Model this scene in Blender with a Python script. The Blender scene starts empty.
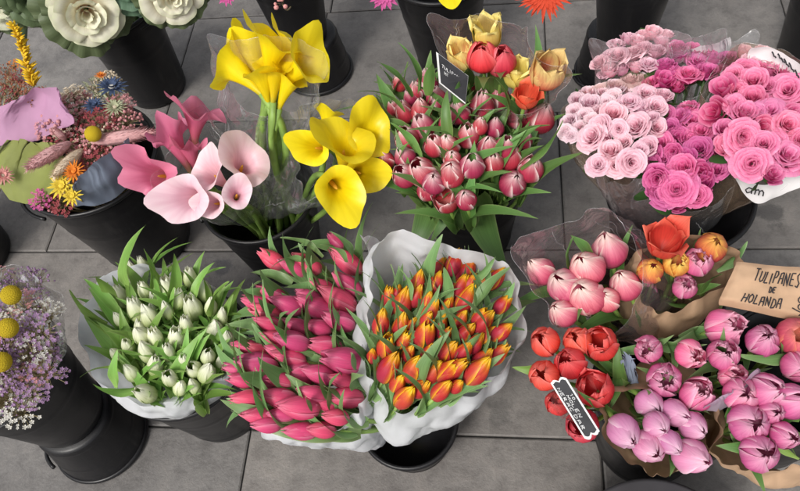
import bpy, math, random
from mathutils import Vector, Matrix, noise
random.seed(11)
RND = random.random
def U(a, b): return random.uniform(a, b)
sc = bpy.context.scene
COL = sc.collection
R_ = math.radians
# ------------------------------------------------------------------ camera frame
FPX, CX, CY, CAMH = 731.0, 400.0, 245.5, 1.4
n_ = Vector((103, 450, 731)).normalized()
Zc = -n_
Yc = Vector((145, -1222, 731)); Yc = (Yc - Yc.dot(n_) * n_).normalized()
Xc = Yc.cross(Zc)
RC = Matrix((Xc, Yc, Zc))
def at(px, py, z):
    d = RC @ Vector((px - CX, py - CY, FPX))
    return Vector((0, 0, CAMH)) + d * ((z - CAMH) / d.z)
cam = bpy.data.objects.new('camera', bpy.data.cameras.new('camera'))
COL.objects.link(cam)
m = Matrix.Identity(4)
for i in range(3):
    m[i][0] = RC[i][0]; m[i][1] = -RC[i][1]; m[i][2] = -RC[i][2]
m[2][3] = CAMH
cam.matrix_world = m
cam.data.sensor_width = 36; cam.data.lens = FPX / 800 * 36
cam.data.clip_start = 0.02; cam.data.clip_end = 200
sc.camera = cam
# ------------------------------------------------------------------ objects
def put(name, mesh, M=None):
    o = bpy.data.objects.new(name, mesh); COL.objects.link(o)
    if M is not None: o.matrix_basis = M
    return o
def tag(o, label=None, cat=None, group=None, kind=None):
    if label: o['label'] = label
    if cat: o['category'] = cat
    if group: o['group'] = group
    if kind: o['kind'] = kind
    return o
def thing(name, label, cat, M=None, group=None):
    o = put(name, None, M); o.empty_display_size = .02
    return tag(o, label, cat, group)
def part(name, mesh, parent, M=None, label=None):
    o = put(name, mesh, M); o.parent = parent
    if label: o['label'] = label
    return o
def frame(p, axis, roll=0.0, s=1.0):
    q = Vector(axis).to_track_quat('Z', 'Y').to_matrix().to_4x4()
    return Matrix.Translation(p) @ q @ Matrix.Rotation(roll, 4, 'Z') @ Matrix.Scale(s, 4)
# ------------------------------------------------------------------ mesh builder
class MB:
    def __init__(s): s.v = []; s.f = []; s.uv = []; s.fm = []
    def vert(s, p, uv=(0, 0)):
        s.v.append(tuple(p)); s.uv.append(uv); return len(s.v) - 1
    def grid(s, fn, nu, nv, wrap=False, mi=0):
        b = len(s.v)
        cu = nu if wrap else nu + 1
        for j in range(nv + 1):
            for i in range(cu):
                u, v = i / nu, j / nv
                s.vert(fn(u, v), (u, v))
        for j in range(nv):
            for i in range(nu):
                i2 = (i + 1) % cu
                s.f.append((b + j * cu + i, b + j * cu + i2, b + (j + 1) * cu + i2, b + (j + 1) * cu + i)); s.fm.append(mi)
    def tube(s, pts, rad, n=6, mi=0, cap=True):
        pts = [Vector(p) for p in pts]; b = len(s.v); k = len(pts)
        rr = rad if isinstance(rad, (list, tuple)) else [rad] * k
        up = Vector((.13, .31, .94))
        for i, p in enumerate(pts):
            t = (pts[min(i + 1, k - 1)] - pts[max(i - 1, 0)]).normalized()
            a = t.cross(up)
            if a.length < 1e-3: a = t.cross(Vector((1, 0, 0)))
            a.normalize(); c = t.cross(a)
            for j in range(n):
                an = 2 * math.pi * j / n
                s.vert(p + (a * math.cos(an) + c * math.sin(an)) * rr[i], (j / n, i / (k - 1)))
        for i in range(k - 1):
            for j in range(n):
                j2 = (j + 1) % n
                s.f.append((b + i * n + j, b + i * n + j2, b + (i + 1) * n + j2, b + (i + 1) * n + j)); s.fm.append(mi)
        if cap:
            s.f.append(tuple(b + j for j in range(n))[::-1]); s.fm.append(mi)
            s.f.append(tuple(b + (k - 1) * n + j for j in range(n))); s.fm.append(mi)
    def lathe(s, prof, n=48, mi=0):
        k = len(prof)
        b = len(s.v)
        for i, (r, z) in enumerate(prof):
            for j in range(n):
                a = 2 * math.pi * j / n
                s.vert((r * math.cos(a), r * math.sin(a), z), (j / n, i / (k - 1)))
        for i in range(k - 1):
            for j in range(n):
                j2 = (j + 1) % n
                s.f.append((b + i * n + j, b + i * n + j2, b + (i + 1) * n + j2, b + (i + 1) * n + j)); s.fm.append(mi)
    def ball(s, c, r, n=6, k=4, sq=(1, 1, 1), bump=0.0, mi=0):
        c = Vector(c)
        def fn(u, v):
            a, t = 2 * math.pi * u, math.pi * v
            d = Vector((math.sin(t) * math.cos(a) * sq[0], math.sin(t) * math.sin(a) * sq[1], -math.cos(t) * sq[2]))
            q = 1 + (bump * noise.noise((c + d * r) * (2.5 / r)) if bump else 0)
            return c + d * r * q
        s.grid(fn, n, k, wrap=True, mi=mi)
    def mesh(s, name, mats, smooth=True):
        me = bpy.data.meshes.new(name)
        me.from_pydata(s.v, [], s.f)
        uvl = me.uv_layers.new(name='UVMap')
        data = [0.0] * (2 * len(me.loops))
        for i, l in enumerate(me.loops):
            u = s.uv[l.vertex_index]; data[2 * i] = u[0]; data[2 * i + 1] = u[1]
        uvl.data.foreach_set('uv', data)
        for mt in (mats if isinstance(mats, (list, tuple)) else [mats]): me.materials.append(mt)
        me.polygons.foreach_set('material_index', s.fm)
        me.polygons.foreach_set('use_smooth', [smooth] * len(s.f))
        me.update()
        return me
# ------------------------------------------------------------------ materials
def newmat(name):
    mt = bpy.data.materials.new(name); mt.use_nodes = True
    nt = mt.node_tree; nt.nodes.clear()
    return mt, nt, nt.nodes, nt.links
def nd(N, t, **kw):
    x = N.new(t)
    for k, v in kw.items():
        if k.startswith('i_'): x.inputs[k[2:].replace('_', ' ')].default_value = v
        else: setattr(x, k, v)
    return x
def ramp(N, stops):
    r = N.new('ShaderNodeValToRGB'); e = r.color_ramp.elements
    while len(e) < len(stops): e.new(.5)
    for q, (p, c) in zip(e, stops): q.position = p; q.color = (*c, 1)
    return r
def math_(N, L, op, a, b=None, c=None):
    x = N.new('ShaderNodeMath'); x.operation = op
    for i, y in enumerate((a, b, c)):
        if y is None: continue
        if isinstance(y, (int, float)): x.inputs[i].default_value = y
        else: L.new(y, x.inputs[i])
    return x.outputs[0]
def mixc(N, L, f, a, b, mode='MIX'):
    x = N.new('ShaderNodeMix'); x.data_type = 'RGBA'; x.blend_type = mode
    for i, y in ((0, f), (6, a), (7, b)):
        if isinstance(y, (int, float)): x.inputs[i].default_value = y
        elif isinstance(y, tuple): x.inputs[i].default_value = (*y, 1)
        else: L.new(y, x.inputs[i])
    return x.outputs[2]
def petal_mat(name, stops, edge=None, edge_pow=3.0, edge_amt=1.0, streak=.25, transl=.28, rough=.42, jitter=.12, hue=.012, flame=None):
    """colour runs along the petal (UV v), a paler or darker margin across it (UV u), fine veins along it"""
    mt, nt, N, L = newmat(name)
    uv = N.new('ShaderNodeUVMap'); sp = N.new('ShaderNodeSeparateXYZ'); L.new(uv.outputs[0], sp.inputs[0])
    oi = N.new('ShaderNodeObjectInfo')
    mp = N.new('ShaderNodeMapping'); mp.inputs['Scale'].default_value = (26, 2.2, 1); L.new(uv.outputs[0], mp.inputs[0])
    L.new(oi.outputs['Random'], mp.inputs['Location'])
    nz = nd(N, 'ShaderNodeTexNoise', i_Scale=1.0, i_Detail=3.0); L.new(mp.outputs[0], nz.inputs['Vector'])
    au = math_(N, L, 'ABSOLUTE', math_(N, L, 'MULTIPLY_ADD', sp.outputs[0], 2.0, -1.0))
    jit = math_(N, L, 'MULTIPLY_ADD', nz.outputs[0], .3, -.15)
    vv = math_(N, L, 'ADD', sp.outputs[1], jit)
    if flame: vv = math_(N, L, 'ADD', vv, math_(N, L, 'MULTIPLY', au, flame))
    rp = ramp(N, stops); L.new(vv, rp.inputs[0]); c = rp.outputs[0]
    if edge:
        f = math_(N, L, 'POWER', math_(N, L, 'MAXIMUM', au, math_(N, L, 'MULTIPLY', sp.outputs[1], .96)), edge_pow)
        f = math_(N, L, 'MULTIPLY', f, edge_amt); 
        x = math_(N, L, 'MULTIPLY', f, math_(N, L, 'MULTIPLY_ADD', nz.outputs[0], .9, .55)); x.node.use_clamp = True
        c = mixc(N, L, x, c, edge)
    s = math_(N, L, 'MULTIPLY_ADD', nz.outputs[0], streak * 2, 1 - streak)
    j = math_(N, L, 'MULTIPLY_ADD', oi.outputs['Random'], jitter * 2, 1 - jitter)
    hs = N.new('ShaderNodeHueSaturation'); L.new(c, hs.inputs['Color'])
    L.new(math_(N, L, 'MULTIPLY', s, j), hs.inputs['Value'])
    L.new(math_(N, L, 'MULTIPLY_ADD', oi.outputs['Random'], hue * 2, .5 - hue), hs.inputs['Hue'])
    bp = nd(N, 'ShaderNodeBump', i_Strength=.25, i_Distance=.001); L.new(nz.outputs[0], bp.inputs['Height'])
    pb = nd(N, 'ShaderNodeBsdfPrincipled', i_Roughness=rough); L.new(hs.outputs[0], pb.inputs['Base Color']); L.new(bp.outputs[0], pb.inputs['Normal'])
    pb.inputs['Specular IOR Level'].default_value = .35
    tr = N.new('ShaderNodeBsdfTranslucent'); L.new(hs.outputs[0], tr.inputs[0])
    mx = N.new('ShaderNodeMixShader'); mx.inputs[0].default_value = transl
    L.new(pb.outputs[0], mx.inputs[1]); L.new(tr.outputs[0], mx.inputs[2])
    out = N.new('ShaderNodeOutputMaterial'); L.new(mx.outputs[0], out.inputs[0])
    return mt
def plain_mat(name, col, rough=.6, var=.15, scale=60, bump=.2, dist=.002, spec=.4, transl=0, col2=None, detail=4):
    mt, nt, N, L = newmat(name)
    tc = N.new('ShaderNodeTexCoord'); oi = N.new('ShaderNodeObjectInfo')
    va = N.new('ShaderNodeVectorMath'); va.operation = 'ADD'; L.new(tc.outputs['Object'], va.inputs[0])
    L.new(oi.outputs['Random'], va.inputs[1])
    nz = nd(N, 'ShaderNodeTexNoise', i_Scale=scale, i_Detail=detail); L.new(va.outputs[0], nz.inputs['Vector'])
    a = tuple(x * (1 - var) for x in col); b = col2 or tuple(min(1, x * (1 + var)) for x in col)
    rp = ramp(N, [(.3, a), (.7, b)]); L.new(nz.outputs[0], rp.inputs[0])
    bp = nd(N, 'ShaderNodeBump', i_Strength=bump, i_Distance=dist); L.new(nz.outputs[0], bp.inputs['Height'])
    pb = nd(N, 'ShaderNodeBsdfPrincipled', i_Roughness=rough); pb.inputs['Specular IOR Level'].default_value = spec
    L.new(rp.outputs[0], pb.inputs['Base Color']); L.new(bp.outputs[0], pb.inputs['Normal'])
    out = N.new('ShaderNodeOutputMaterial'); sh = pb.outputs[0]
    if transl:
        tr = N.new('ShaderNodeBsdfTranslucent'); L.new(rp.outputs[0], tr.inputs[0])
        mx = N.new('ShaderNodeMixShader'); mx.inputs[0].default_value = transl
        L.new(sh, mx.inputs[1]); L.new(tr.outputs[0], mx.inputs[2]); sh = mx.outputs[0]
    L.new(sh, out.inputs[0])
    return mt
def clear_mat(name, tint=(.985, .985, .99), haze=.03, hazecol=(.8, .8, .82), gloss=1.0, wr=.35):
    mt, nt, N, L = newmat(name)
    tc = N.new('ShaderNodeTexCoord')
    nz = nd(N, 'ShaderNodeTexNoise', i_Scale=22, i_Detail=2.5, i_Distortion=1.2); L.new(tc.outputs['Object'], nz.inputs['Vector'])
    bp = nd(N, 'ShaderNodeBump', i_Strength=wr, i_Distance=.02); L.new(nz.outputs[0], bp.inputs['Height'])
    tp = N.new('ShaderNodeBsdfTransparent'); tp.inputs[0].default_value = (*tint, 1)
    df = N.new('ShaderNodeBsdfDiffuse'); df.inputs[0].default_value = (*hazecol, 1)
    m1 = N.new('ShaderNodeMixShader'); m1.inputs[0].default_value = haze; L.new(tp.outputs[0], m1.inputs[1]); L.new(df.outputs[0], m1.inputs[2])
    gl = nd(N, 'ShaderNodeBsdfGlossy', i_Roughness=.16); L.new(bp.outputs[0], gl.inputs['Normal'])
    fr = nd(N, 'ShaderNodeFresnel', i_IOR=1.45); L.new(bp.outputs[0], fr.inputs['Normal'])
    f = math_(N, L, 'MULTIPLY', fr.outputs[0], 1.5 * gloss); f.node.use_clamp = True
    f = math_(N, L, 'MINIMUM', f, .34)
    m2 = N.new('ShaderNodeMixShader'); L.new(f, m2.inputs[0]); L.new(m1.outputs[0], m2.inputs[1]); L.new(gl.outputs[0], m2.inputs[2])
    out = N.new('ShaderNodeOutputMaterial'); L.new(m2.outputs[0], out.inputs[0])
    return mt
M = {}
def bucket_mat(name, col):
    mt, nt, N, L = newmat(name)
    tc = N.new('ShaderNodeTexCoord'); oi = N.new('ShaderNodeObjectInfo')
    va = N.new('ShaderNodeVectorMath'); L.new(tc.outputs['Object'], va.inputs[0]); L.new(oi.outputs['Random'], va.inputs[1])
    mp = N.new('ShaderNodeMapping'); mp.inputs['Scale'].default_value = (1, 1, .12); L.new(va.outputs[0], mp.inputs[0])
    n1 = nd(N, 'ShaderNodeTexNoise', i_Scale=60, i_Detail=5, i_Roughness=.7); L.new(mp.outputs[0], n1.inputs['Vector'])
    n2 = nd(N, 'ShaderNodeTexNoise', i_Scale=9, i_Detail=4); L.new(va.outputs[0], n2.inputs['Vector'])
    n3 = nd(N, 'ShaderNodeTexNoise', i_Scale=240, i_Detail=2); L.new(va.outputs[0], n3.inputs['Vector'])
    r1 = ramp(N, [(.52, (0, 0, 0)), (.78, (1, 1, 1))]); L.new(n1.outputs[0], r1.inputs[0])
    r2 = ramp(N, [(.42, (0, 0, 0)), (.7, (1, 1, 1))]); L.new(n2.outputs[0], r2.inputs[0])
    r3 = ramp(N, [(.68, (0, 0, 0)), (.74, (1, 1, 1))]); L.new(n3.outputs[0], r3.inputs[0])
    f = math_(N, L, 'MULTIPLY', math_(N, L, 'ADD', math_(N, L, 'MULTIPLY', r1.outputs[0], .55), math_(N, L, 'MULTIPLY', r3.outputs[0], .35)), r2.outputs[0])
    c = mixc(N, L, f, col, (.055, .052, .05))
    pb = nd(N, 'ShaderNodeBsdfPrincipled'); L.new(c, pb.inputs['Base Color']); pb.inputs['Specular IOR Level'].default_value = .38
    L.new(math_(N, L, 'MULTIPLY_ADD', r2.outputs[0], .25, .32), pb.inputs['Roughness'])
    bp = nd(N, 'ShaderNodeBump', i_Strength=.12, i_Distance=.001); L.new(n3.outputs[0], bp.inputs['Height']); L.new(bp.outputs[0], pb.inputs['Normal'])
    out = N.new('ShaderNodeOutputMaterial'); L.new(pb.outputs[0], out.inputs[0]); return mt
M['black'] = bucket_mat('black_plastic', (.0085, .0083, .0095))
M['unused_black'] = plain_mat('black_plastic', (.0085, .0083, .0095), rough=.40, var=.25, scale=14, bump=.05, spec=.35)
M['disc'] = plain_mat('dusty_black_plastic', (.06, .058, .065), rough=.6, var=.25, scale=9, bump=.05)
M['tissue'] = plain_mat('white_paper', (.80, .81, .84), rough=.75, var=.04, scale=30, bump=.5, dist=.004, transl=.42, spec=.2)
def crease(mt, scale=13, strength=.8, dist=.018):
    nt = mt.node_tree; N, L = nt.nodes, nt.links
    tc = N.new('ShaderNodeTexCoord'); nz = N.new('ShaderNodeTexNoise'); nz.noise_type = 'RIDGED_MULTIFRACTAL'; nz.inputs['Scale'].default_value = scale; nz.inputs['Detail'].default_value = 3; nz.inputs['Distortion'].default_value = .6
    L.new(tc.outputs['Object'], nz.inputs['Vector'])
    b = N.new('ShaderNodeBump'); b.inputs['Strength'].default_value = strength; b.inputs['Distance'].default_value = dist; L.new(nz.outputs[0], b.inputs['Height'])
    pb = next(n for n in N if n.type == 'BSDF_PRINCIPLED'); old = pb.inputs['Normal'].links[0].from_socket; L.new(old, b.inputs['Normal']); L.new(b.outputs[0], pb.inputs['Normal'])
crease(M['tissue'])
M['kraft'] = plain_mat('kraft_paper', (.50, .33, .21), rough=.8, var=.1, scale=40, bump=.4, dist=.003, transl=.1, spec=.2)
crease(M['kraft'], 11, .4, .010)
M['lilac_paper'] = plain_mat('lilac_paper', (.50, .27, .42), rough=.7, var=.08, scale=20, bump=.3, transl=.25)
M['green_paper'] = plain_mat('green_paper', (.24, .27, .07), rough=.65, var=.2, scale=14, bump=.3, transl=.25)
M['bluegrey_paper'] = plain_mat('blue_grey_paper', (.22, .26, .34), rough=.65, var=.12, scale=18, bump=.3, transl=.2)
M['lilac_tissue'] = plain_mat('lilac_tissue', (.60, .50, .62), rough=.6, var=.08, scale=20, bump=.3, transl=.4)
M['print'] = plain_mat('white_print_paper', (.78, .76, .76), rough=.6, var=.04, scale=20, bump=.3, transl=.2)
M['ink'] = plain_mat('dark_ink', (.03, .027, .03), rough=.7, var=.2)
M['chalk'] = plain_mat('white_chalk', (.72, .72, .72), rough=.8, var=.1)
M['slate'] = plain_mat('slate_card', (.028, .028, .032), rough=.55, var=.3, scale=40)
M['card_edge'] = plain_mat('white_card', (.75, .75, .74), rough=.5, var=.04)
M['stem'] = plain_mat('stem_green', (.20, .32, .07), rough=.5, var=.25, scale=30, bump=.1)
M['stem_dark'] = plain_mat('stem_dark_green', (.05, .10, .03), rough=.5, var=.3, scale=30, bump=.1)
M['straw'] = plain_mat('dry_stem', (.35, .29, .16), rough=.8, var=.25)
M['film'] = clear_mat('clear_film', haze=.06, gloss=1.2, wr=.45)
M['film_glint'] = clear_mat('painted_film_glint', haze=.26, hazecol=(.86, .86, .88), gloss=1.5, wr=.1)  # whitish colour imitating highlights along film edges and creases
M['film_pink'] = clear_mat('pink_tinted_film', tint=(.96, .92, .93), haze=.10, hazecol=(.78, .62, .66), gloss=1.2, wr=.45)
M['film_kraft'] = clear_mat('amber_tinted_film', tint=(.97, .90, .84), haze=.10, hazecol=(.7, .5, .36))
def leaf_mat(name, a, b, edge=None):
    return petal_mat(name, [(0, a), (.6, b), (1, b)], edge=edge, edge_pow=14, edge_amt=.6, streak=.34, transl=.22, rough=.4, jitter=.22, hue=.012)
M['leaf'] = leaf_mat('tulip_leaf', (.145, .25, .06), (.11, .235, .06), (.36, .44, .18))
M['leaf_fresh'] = leaf_mat('fresh_leaf', (.26, .40, .10), (.19, .36, .07), (.40, .50, .20))
M['leaf_grey'] = leaf_mat('glaucous_leaf', (.20, .32, .12), (.165, .30, .105), (.46, .52, .30))
M['leaf_dark'] = leaf_mat('dark_leaf', (.04, .085, .025), (.05, .11, .03))
M['t_white'] = petal_mat('white_tulip_petal', [(0, (.34, .46, .12)), (.4, (.56, .64, .30)), (.72, (.78, .80, .58)), (1, (.86, .86, .74))], streak=.08, hue=.0)
M['t_pink'] = petal_mat('pink_tulip_petal', [(0, (.64, .24, .28)), (.2, (.74, .09, .20)), (.6, (.74, .065, .18)), (1, (.66, .045, .12))], edge=(.82, .28, .40), edge_pow=4, edge_amt=.8, streak=.25)
M['t_fire'] = petal_mat('red_yellow_tulip_petal', [(0, (.46, .06, .07)), (.58, (.54, .022, .04)), (.76, (.60, .045, .02)), (.88, (.82, .40, .012)), (1, (.86, .56, .02))], edge=(.88, .50, .015), edge_pow=5.5, edge_amt=.95, streak=.14)
M['t_rim'] = petal_mat('white_edged_pink_tulip_petal', [(0, (.55, .16, .16)), (.3, (.50, .04, .085)), (.7, (.48, .028, .075)), (1, (.55, .06, .12))], edge=(.90, .68, .66), edge_pow=6.5, edge_amt=1.6, streak=.25)
M['t_blush'] = petal_mat('blush_tulip_petal', [(0, (.72, .18, .25)), (.4, (.70, .09, .19)), (.72, (.76, .20, .28)), (1, (.88, .66, .58))], edge=(.90, .72, .66), edge_pow=5, edge_amt=1.0, streak=.15)
M['t_red'] = petal_mat('red_tulip_petal', [(0, (.62, .04, .03)), (.5, (.80, .045, .04)), (1, (.84, .09, .075))], edge=(.84, .24, .22), edge_pow=4, edge_amt=.75, streak=.2)
M['t_coral'] = petal_mat('coral_tulip_petal', [(0, (.70, .10, .05)), (.5, (.80, .11, .06)), (1, (.80, .16, .08))], edge=(.85, .26, .14), edge_pow=5, edge_amt=.5)
M['t_flame'] = petal_mat('red_orange_tulip_petal', [(0, (.62, .05, .12)), (.5, (.66, .05, .08)), (1, (.76, .16, .05))], edge=(.86, .55, .12), edge_pow=3, edge_amt=1.0)
M['t_orange'] = petal_mat('orange_tulip_petal', [(0, (.66, .10, .08)), (.5, (.80, .24, .05)), (1, (.86, .48, .10))], edge=(.86, .55, .15), edge_pow=3, edge_amt=.9)
M['t_mauve'] = petal_mat('mauve_tulip_petal', [(0, (.72, .36, .52)), (.5, (.72, .25, .48)), (1, (.74, .30, .50))], edge=(.88, .62, .72), edge_pow=4, edge_amt=1.0, streak=.15)
M['t_peony'] = petal_mat('double_pink_tulip_petal', [(0, (.66, .16, .32)), (.5, (.74, .13, .33)), (1, (.78, .24, .42))], edge=(.88, .56, .66), edge_pow=5, edge_amt=.9, streak=.2)
M['t_stripe'] = petal_mat('pink_orange_tulip_petal', [(0, (.75, .26, .12)), (.4, (.72, .08, .13)), (1, (.74, .10, .18))], edge=(.86, .44, .22), edge_pow=5, edge_amt=.8)
M['t_parrot'] = petal_mat('yellow_red_parrot_petal', [(0, (.70, .30, .10)), (.3, (.70, .09, .06)), (.8, (.72, .10, .07)), (1, (.80, .40, .16))], edge=(.88, .68, .26), edge_pow=1.5, edge_amt=1.7, streak=.25)
M['t_yellow'] = petal_mat('yellow_tulip_petal', [(0, (.60, .50, .12)), (.5, (.84, .66, .16)), (1, (.86, .72, .26))], streak=.15)
M['r_pale'] = petal_mat('pale_pink_rose_petal', [(0, (.66, .20, .32)), (.5, (.80, .36, .48)), (1, (.87, .60, .67))], streak=.08, jitter=.08)
M['r_blush'] = petal_mat('blush_white_rose_petal', [(0, (.78, .40, .50)), (.5, (.84, .52, .61)), (1, (.88, .70, .75))], streak=.08, jitter=.06)
M['r_hot'] = petal_mat('hot_pink_rose_petal', [(0, (.48, .02, .16)), (.55, (.66, .055, .27)), (1, (.78, .22, .44))], streak=.1, jitter=.1)
M['r_pink'] = petal_mat('pink_rose_petal', [(0, (.52, .03, .17)), (.55, (.72, .095, .29)), (1, (.82, .30, .48))], streak=.1, jitter=.08)
M['c_yellow'] = petal_mat('yellow_calla', [(0, (.46, .44, .04)), (.2, (.80, .60, .01)), (.6, (.90, .69, .006)), (1, (.93, .76, .02))], streak=.12, jitter=.08, transl=.3, hue=.004, rough=.36)
M['c_pink'] = petal_mat('deep_pink_calla', [(0, (.55, .42, .22)), (.3, (.66, .16, .24)), (.7, (.68, .15, .27)), (1, (.74, .24, .36))], streak=.12, jitter=.06)
M['c_pale'] = petal_mat('pale_pink_calla', [(0, (.60, .56, .30)), (.35, (.78, .40, .50)), (.75, (.86, .53, .61)), (1, (.88, .68, .72))], streak=.1, jitter=.05)
M['spadix'] = plain_mat('spadix_orange', (.70, .36, .03), rough=.7, scale=300, bump=.5)
M['billy'] = plain_mat('craspedia_yellow', (.82, .60, .02), rough=.85, var=.2, scale=500, bump=1, dist=.002)
M['cab_white'] = petal_mat('cream_cabbage_leaf', [(0, (.74, .50, .34)), (.4, (.78, .72, .52)), (.85, (.80, .78, .62)), (1, (.70, .72, .50))], streak=.12, jitter=.03, transl=.15)
M['cab_green'] = petal_mat('grey_green_cabbage_leaf', [(0, (.26, .30, .14)), (.5, (.085, .12, .055)), (1, (.11, .145, .07))], streak=.2, jitter=.06, transl=.1)
M['cab_blue'] = petal_mat('blue_green_cabbage_leaf', [(0, (.26, .34, .18)), (.5, (.085, .15, .095)), (1, (.13, .22, .14))], streak=.2, jitter=.06, transl=.1)
def dry(name, c, c2=None): return plain_mat(name, c, rough=.9, var=.3, scale=120, bump=.2, transl=.15, col2=c2)
D = dict(rose=dry('dried_rose_pink', (.60, .28, .29)), cream=dry('dried_cream', (.66, .56, .42)), wine=dry('dried_wine', (.30, .06, .07)), navy=dry('dried_navy', (.06, .09, .17)),
         lilac=dry('dried_lilac', (.36, .22, .38)), white=dry('dried_white', (.66, .64, .58)), rust=dry('dried_rust', (.34, .12, .07)), orange=dry('dried_orange', (.74, .24, .03)),
         yellow=dry('dried_yellow', (.72, .55, .06)), gold=dry('goldenrod_yellow', (.74, .48, .02)), sage=dry('dried_sage', (.40, .42, .27)), purple=dry('dried_purple', (.22, .13, .22)), pinkfur=dry('pink_fur', (.62, .36, .36)), creamfur=dry('cream_fur', (.70, .58, .44)), red=dry('gerbera_red', (.62, .07, .03)), magenta=dry('magenta', (.55, .10, .30)), budpink=dry('bud_pink', (.75, .35, .33)))
# ------------------------------------------------------------------ ground
CT, ST = math.cos(R_(2.0)), math.sin(R_(2.0))
def unrot(x, y): return (x * CT - y * ST, x * ST + y * CT)
def slab_mat():
    mt, nt, N, L = newmat('dark_stone_slab')
    tc = N.new('ShaderNodeTexCoord'); at_ = N.new('ShaderNodeAttribute'); at_.attribute_name = 'tone'
    n1 = nd(N, 'ShaderNodeTexNoise', i_Scale=5, i_Detail=6, i_Roughness=.65); n2 = nd(N, 'ShaderNodeTexNoise', i_Scale=170, i_Detail=5, i_Roughness=.7); n3 = nd(N, 'ShaderNodeTexNoise', i_Scale=26, i_Detail=5, i_Roughness=.7)
    for q in (n1, n2, n3): L.new(tc.outputs['Object'], q.inputs['Vector'])
    r1 = ramp(N, [(.28, (.120, .111, .105)), (.5, (.165, .155, .147)), (.74, (.215, .202, .190))]); L.new(n1.outputs[0], r1.inputs[0])
    r3 = ramp(N, [(.32, (.62, .61, .61)), (.52, (1.0, 1.0, 1.0)), (.74, (1.2, 1.17, 1.14))]); L.new(n3.outputs[0], r3.inputs[0])
    c = mixc(N, L, .75, r1.outputs[0], r3.outputs[0], 'MULTIPLY')
    r2 = ramp(N, [(.30, (.78, .78, .78)), (.6, (1.08, 1.08, 1.08))]); L.new(n2.outputs[0], r2.inputs[0])
    c = mixc(N, L, .5, c, r2.outputs[0], 'MULTIPLY')
    # pale scuffs and dark drips
    vo = nd(N, 'ShaderNodeTexVoronoi', i_Scale=11); L.new(tc.outputs['Object'], vo.inputs['Vector'])
    rv = ramp(N, [(.03, (1, 1, 1)), (.055, (0, 0, 0))]); L.new(vo.outputs['Distance'], rv.inputs[0])
    c = mixc(N, L, math_(N, L, 'MULTIPLY', rv.outputs[0], .35), c, (.25, .24, .22))
    c = mixc(N, L, 1.0, c, at_.outputs['Color'], 'MULTIPLY')
    for px_, py_, r_, col_ in ((768, 212, .035, (.045, .042, .042)), (222, 268, .028, (.06, .06, .07)), (500, 410, .03, (.09, .085, .08))):
        q = at(px_, py_, 0); ds = N.new('ShaderNodeVectorMath'); ds.operation = 'DISTANCE'; L.new(tc.outputs['Object'], ds.inputs[0]); ds.inputs[1].default_value = q
        ff = math_(N, L, 'ADD', math_(N, L, 'DIVIDE', ds.outputs['Value'], r_), math_(N, L, 'MULTIPLY_ADD', n3.outputs[0], 2.4, -1.2))
        rr2 = ramp(N, [(.6, (1, 1, 1)), (1.0, (0, 0, 0))]); L.new(ff, rr2.inputs[0])
        c = mixc(N, L, math_(N, L, 'MULTIPLY', rr2.outputs[0], .6), c, col_)
    bp = nd(N, 'ShaderNodeBump', i_Strength=.35, i_Distance=.003); L.new(n2.outputs[0], bp.inputs['Height'])
    b2 = nd(N, 'ShaderNodeBump', i_Strength=.4, i_Distance=.006); L.new(n3.outputs[0], b2.inputs['Height']); L.new(bp.outputs[0], b2.inputs['Normal'])
    pb = nd(N, 'ShaderNodeBsdfPrincipled', i_Roughness=.62); L.new(c, pb.inputs['Base Color']); L.new(b2.outputs[0], pb.inputs['Normal'])
    out = N.new('ShaderNodeOutputMaterial'); L.new(pb.outputs[0], out.inputs[0]); return mt
g = MB(); g.grid(lambda u, v: ((u - .5) * 120, (v - .5) * 120, -.006), 2, 2)
tag(put('ground', g.mesh('ground', plain_mat('joint_mortar', (.030, .029, .028), rough=.9, var=.3, scale=90))), kind='structure')
g = MB(); tones = []
rows = [-2.4 + .405 * k for k in range(0, 6)] + [.018, .424, .843, 1.24, 1.64, 2.045, 2.45, 2.85, 3.25, 3.65, 4.05]
rows = sorted(set(round(r, 3) for r in rows if r < -.3 or r >= .0)); rows.insert(rows.index(.018), -.39)
rows = sorted(set(rows))
known = {.018: [-1.11, -.50, .185, .80], .424: [-1.42, -.81, -.19, .43, 1.04], .843: [-1.70, -1.09, -.50, .14, .75], 1.24: [-1.50, -.887, -.49, .12, .73], 1.64: [-1.50, -.887, -.48, .12, .73]}
for r0, r1 in zip(rows, rows[1:]):
    ks = known.get(r0) or [-.5 + U(-.3, .3)]
    xs = list(ks)
    while xs[0] > -4: xs.insert(0, xs[0] - .61)
    while xs[-1] < 4: xs.append(xs[-1] + .61)
    for x0, x1 in zip(xs, xs[1:]):
        t = U(.86, 1.12); w = U(-.015, .02); col = (t * (1 + w), t, t * (1 - w))
        h = .0018; b = .003; z = U(-.0012, .0)
        o_ = [(x0 + h, r0 + h), (x1 - h, r0 + h), (x1 - h, r1 - h), (x0 + h, r1 - h)]
        i_ = [(x0 + h + b, r0 + h + b), (x1 - h - b, r0 + h + b), (x1 - h - b, r1 - h - b), (x0 + h + b, r1 - h - b)]
        k = len(g.v)
        for q in o_: g.vert((*unrot(*q), -.012))
        for q in o_: g.vert((*unrot(*q), z - .0022))
        for q in i_: g.vert((*unrot(*q), z))
        for s in (0, 4):
            for i in range(4):
                j = (i + 1) % 4; g.f.append((k + s + i, k + s + j, k + s + 4 + j, k + s + 4 + i)); g.fm.append(0)
        g.f.append((k + 8, k + 9, k + 10, k + 11)); g.fm.append(0)
        tones += [(*col, 1)] * 12
me = g.mesh('pavement', slab_mat(), smooth=False)
ca = me.color_attributes.new('tone', 'FLOAT_COLOR', 'POINT')
ca.data.foreach_set('color', [x for t in tones for x in t])
tag(put('pavement', me), kind='structure')
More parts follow.
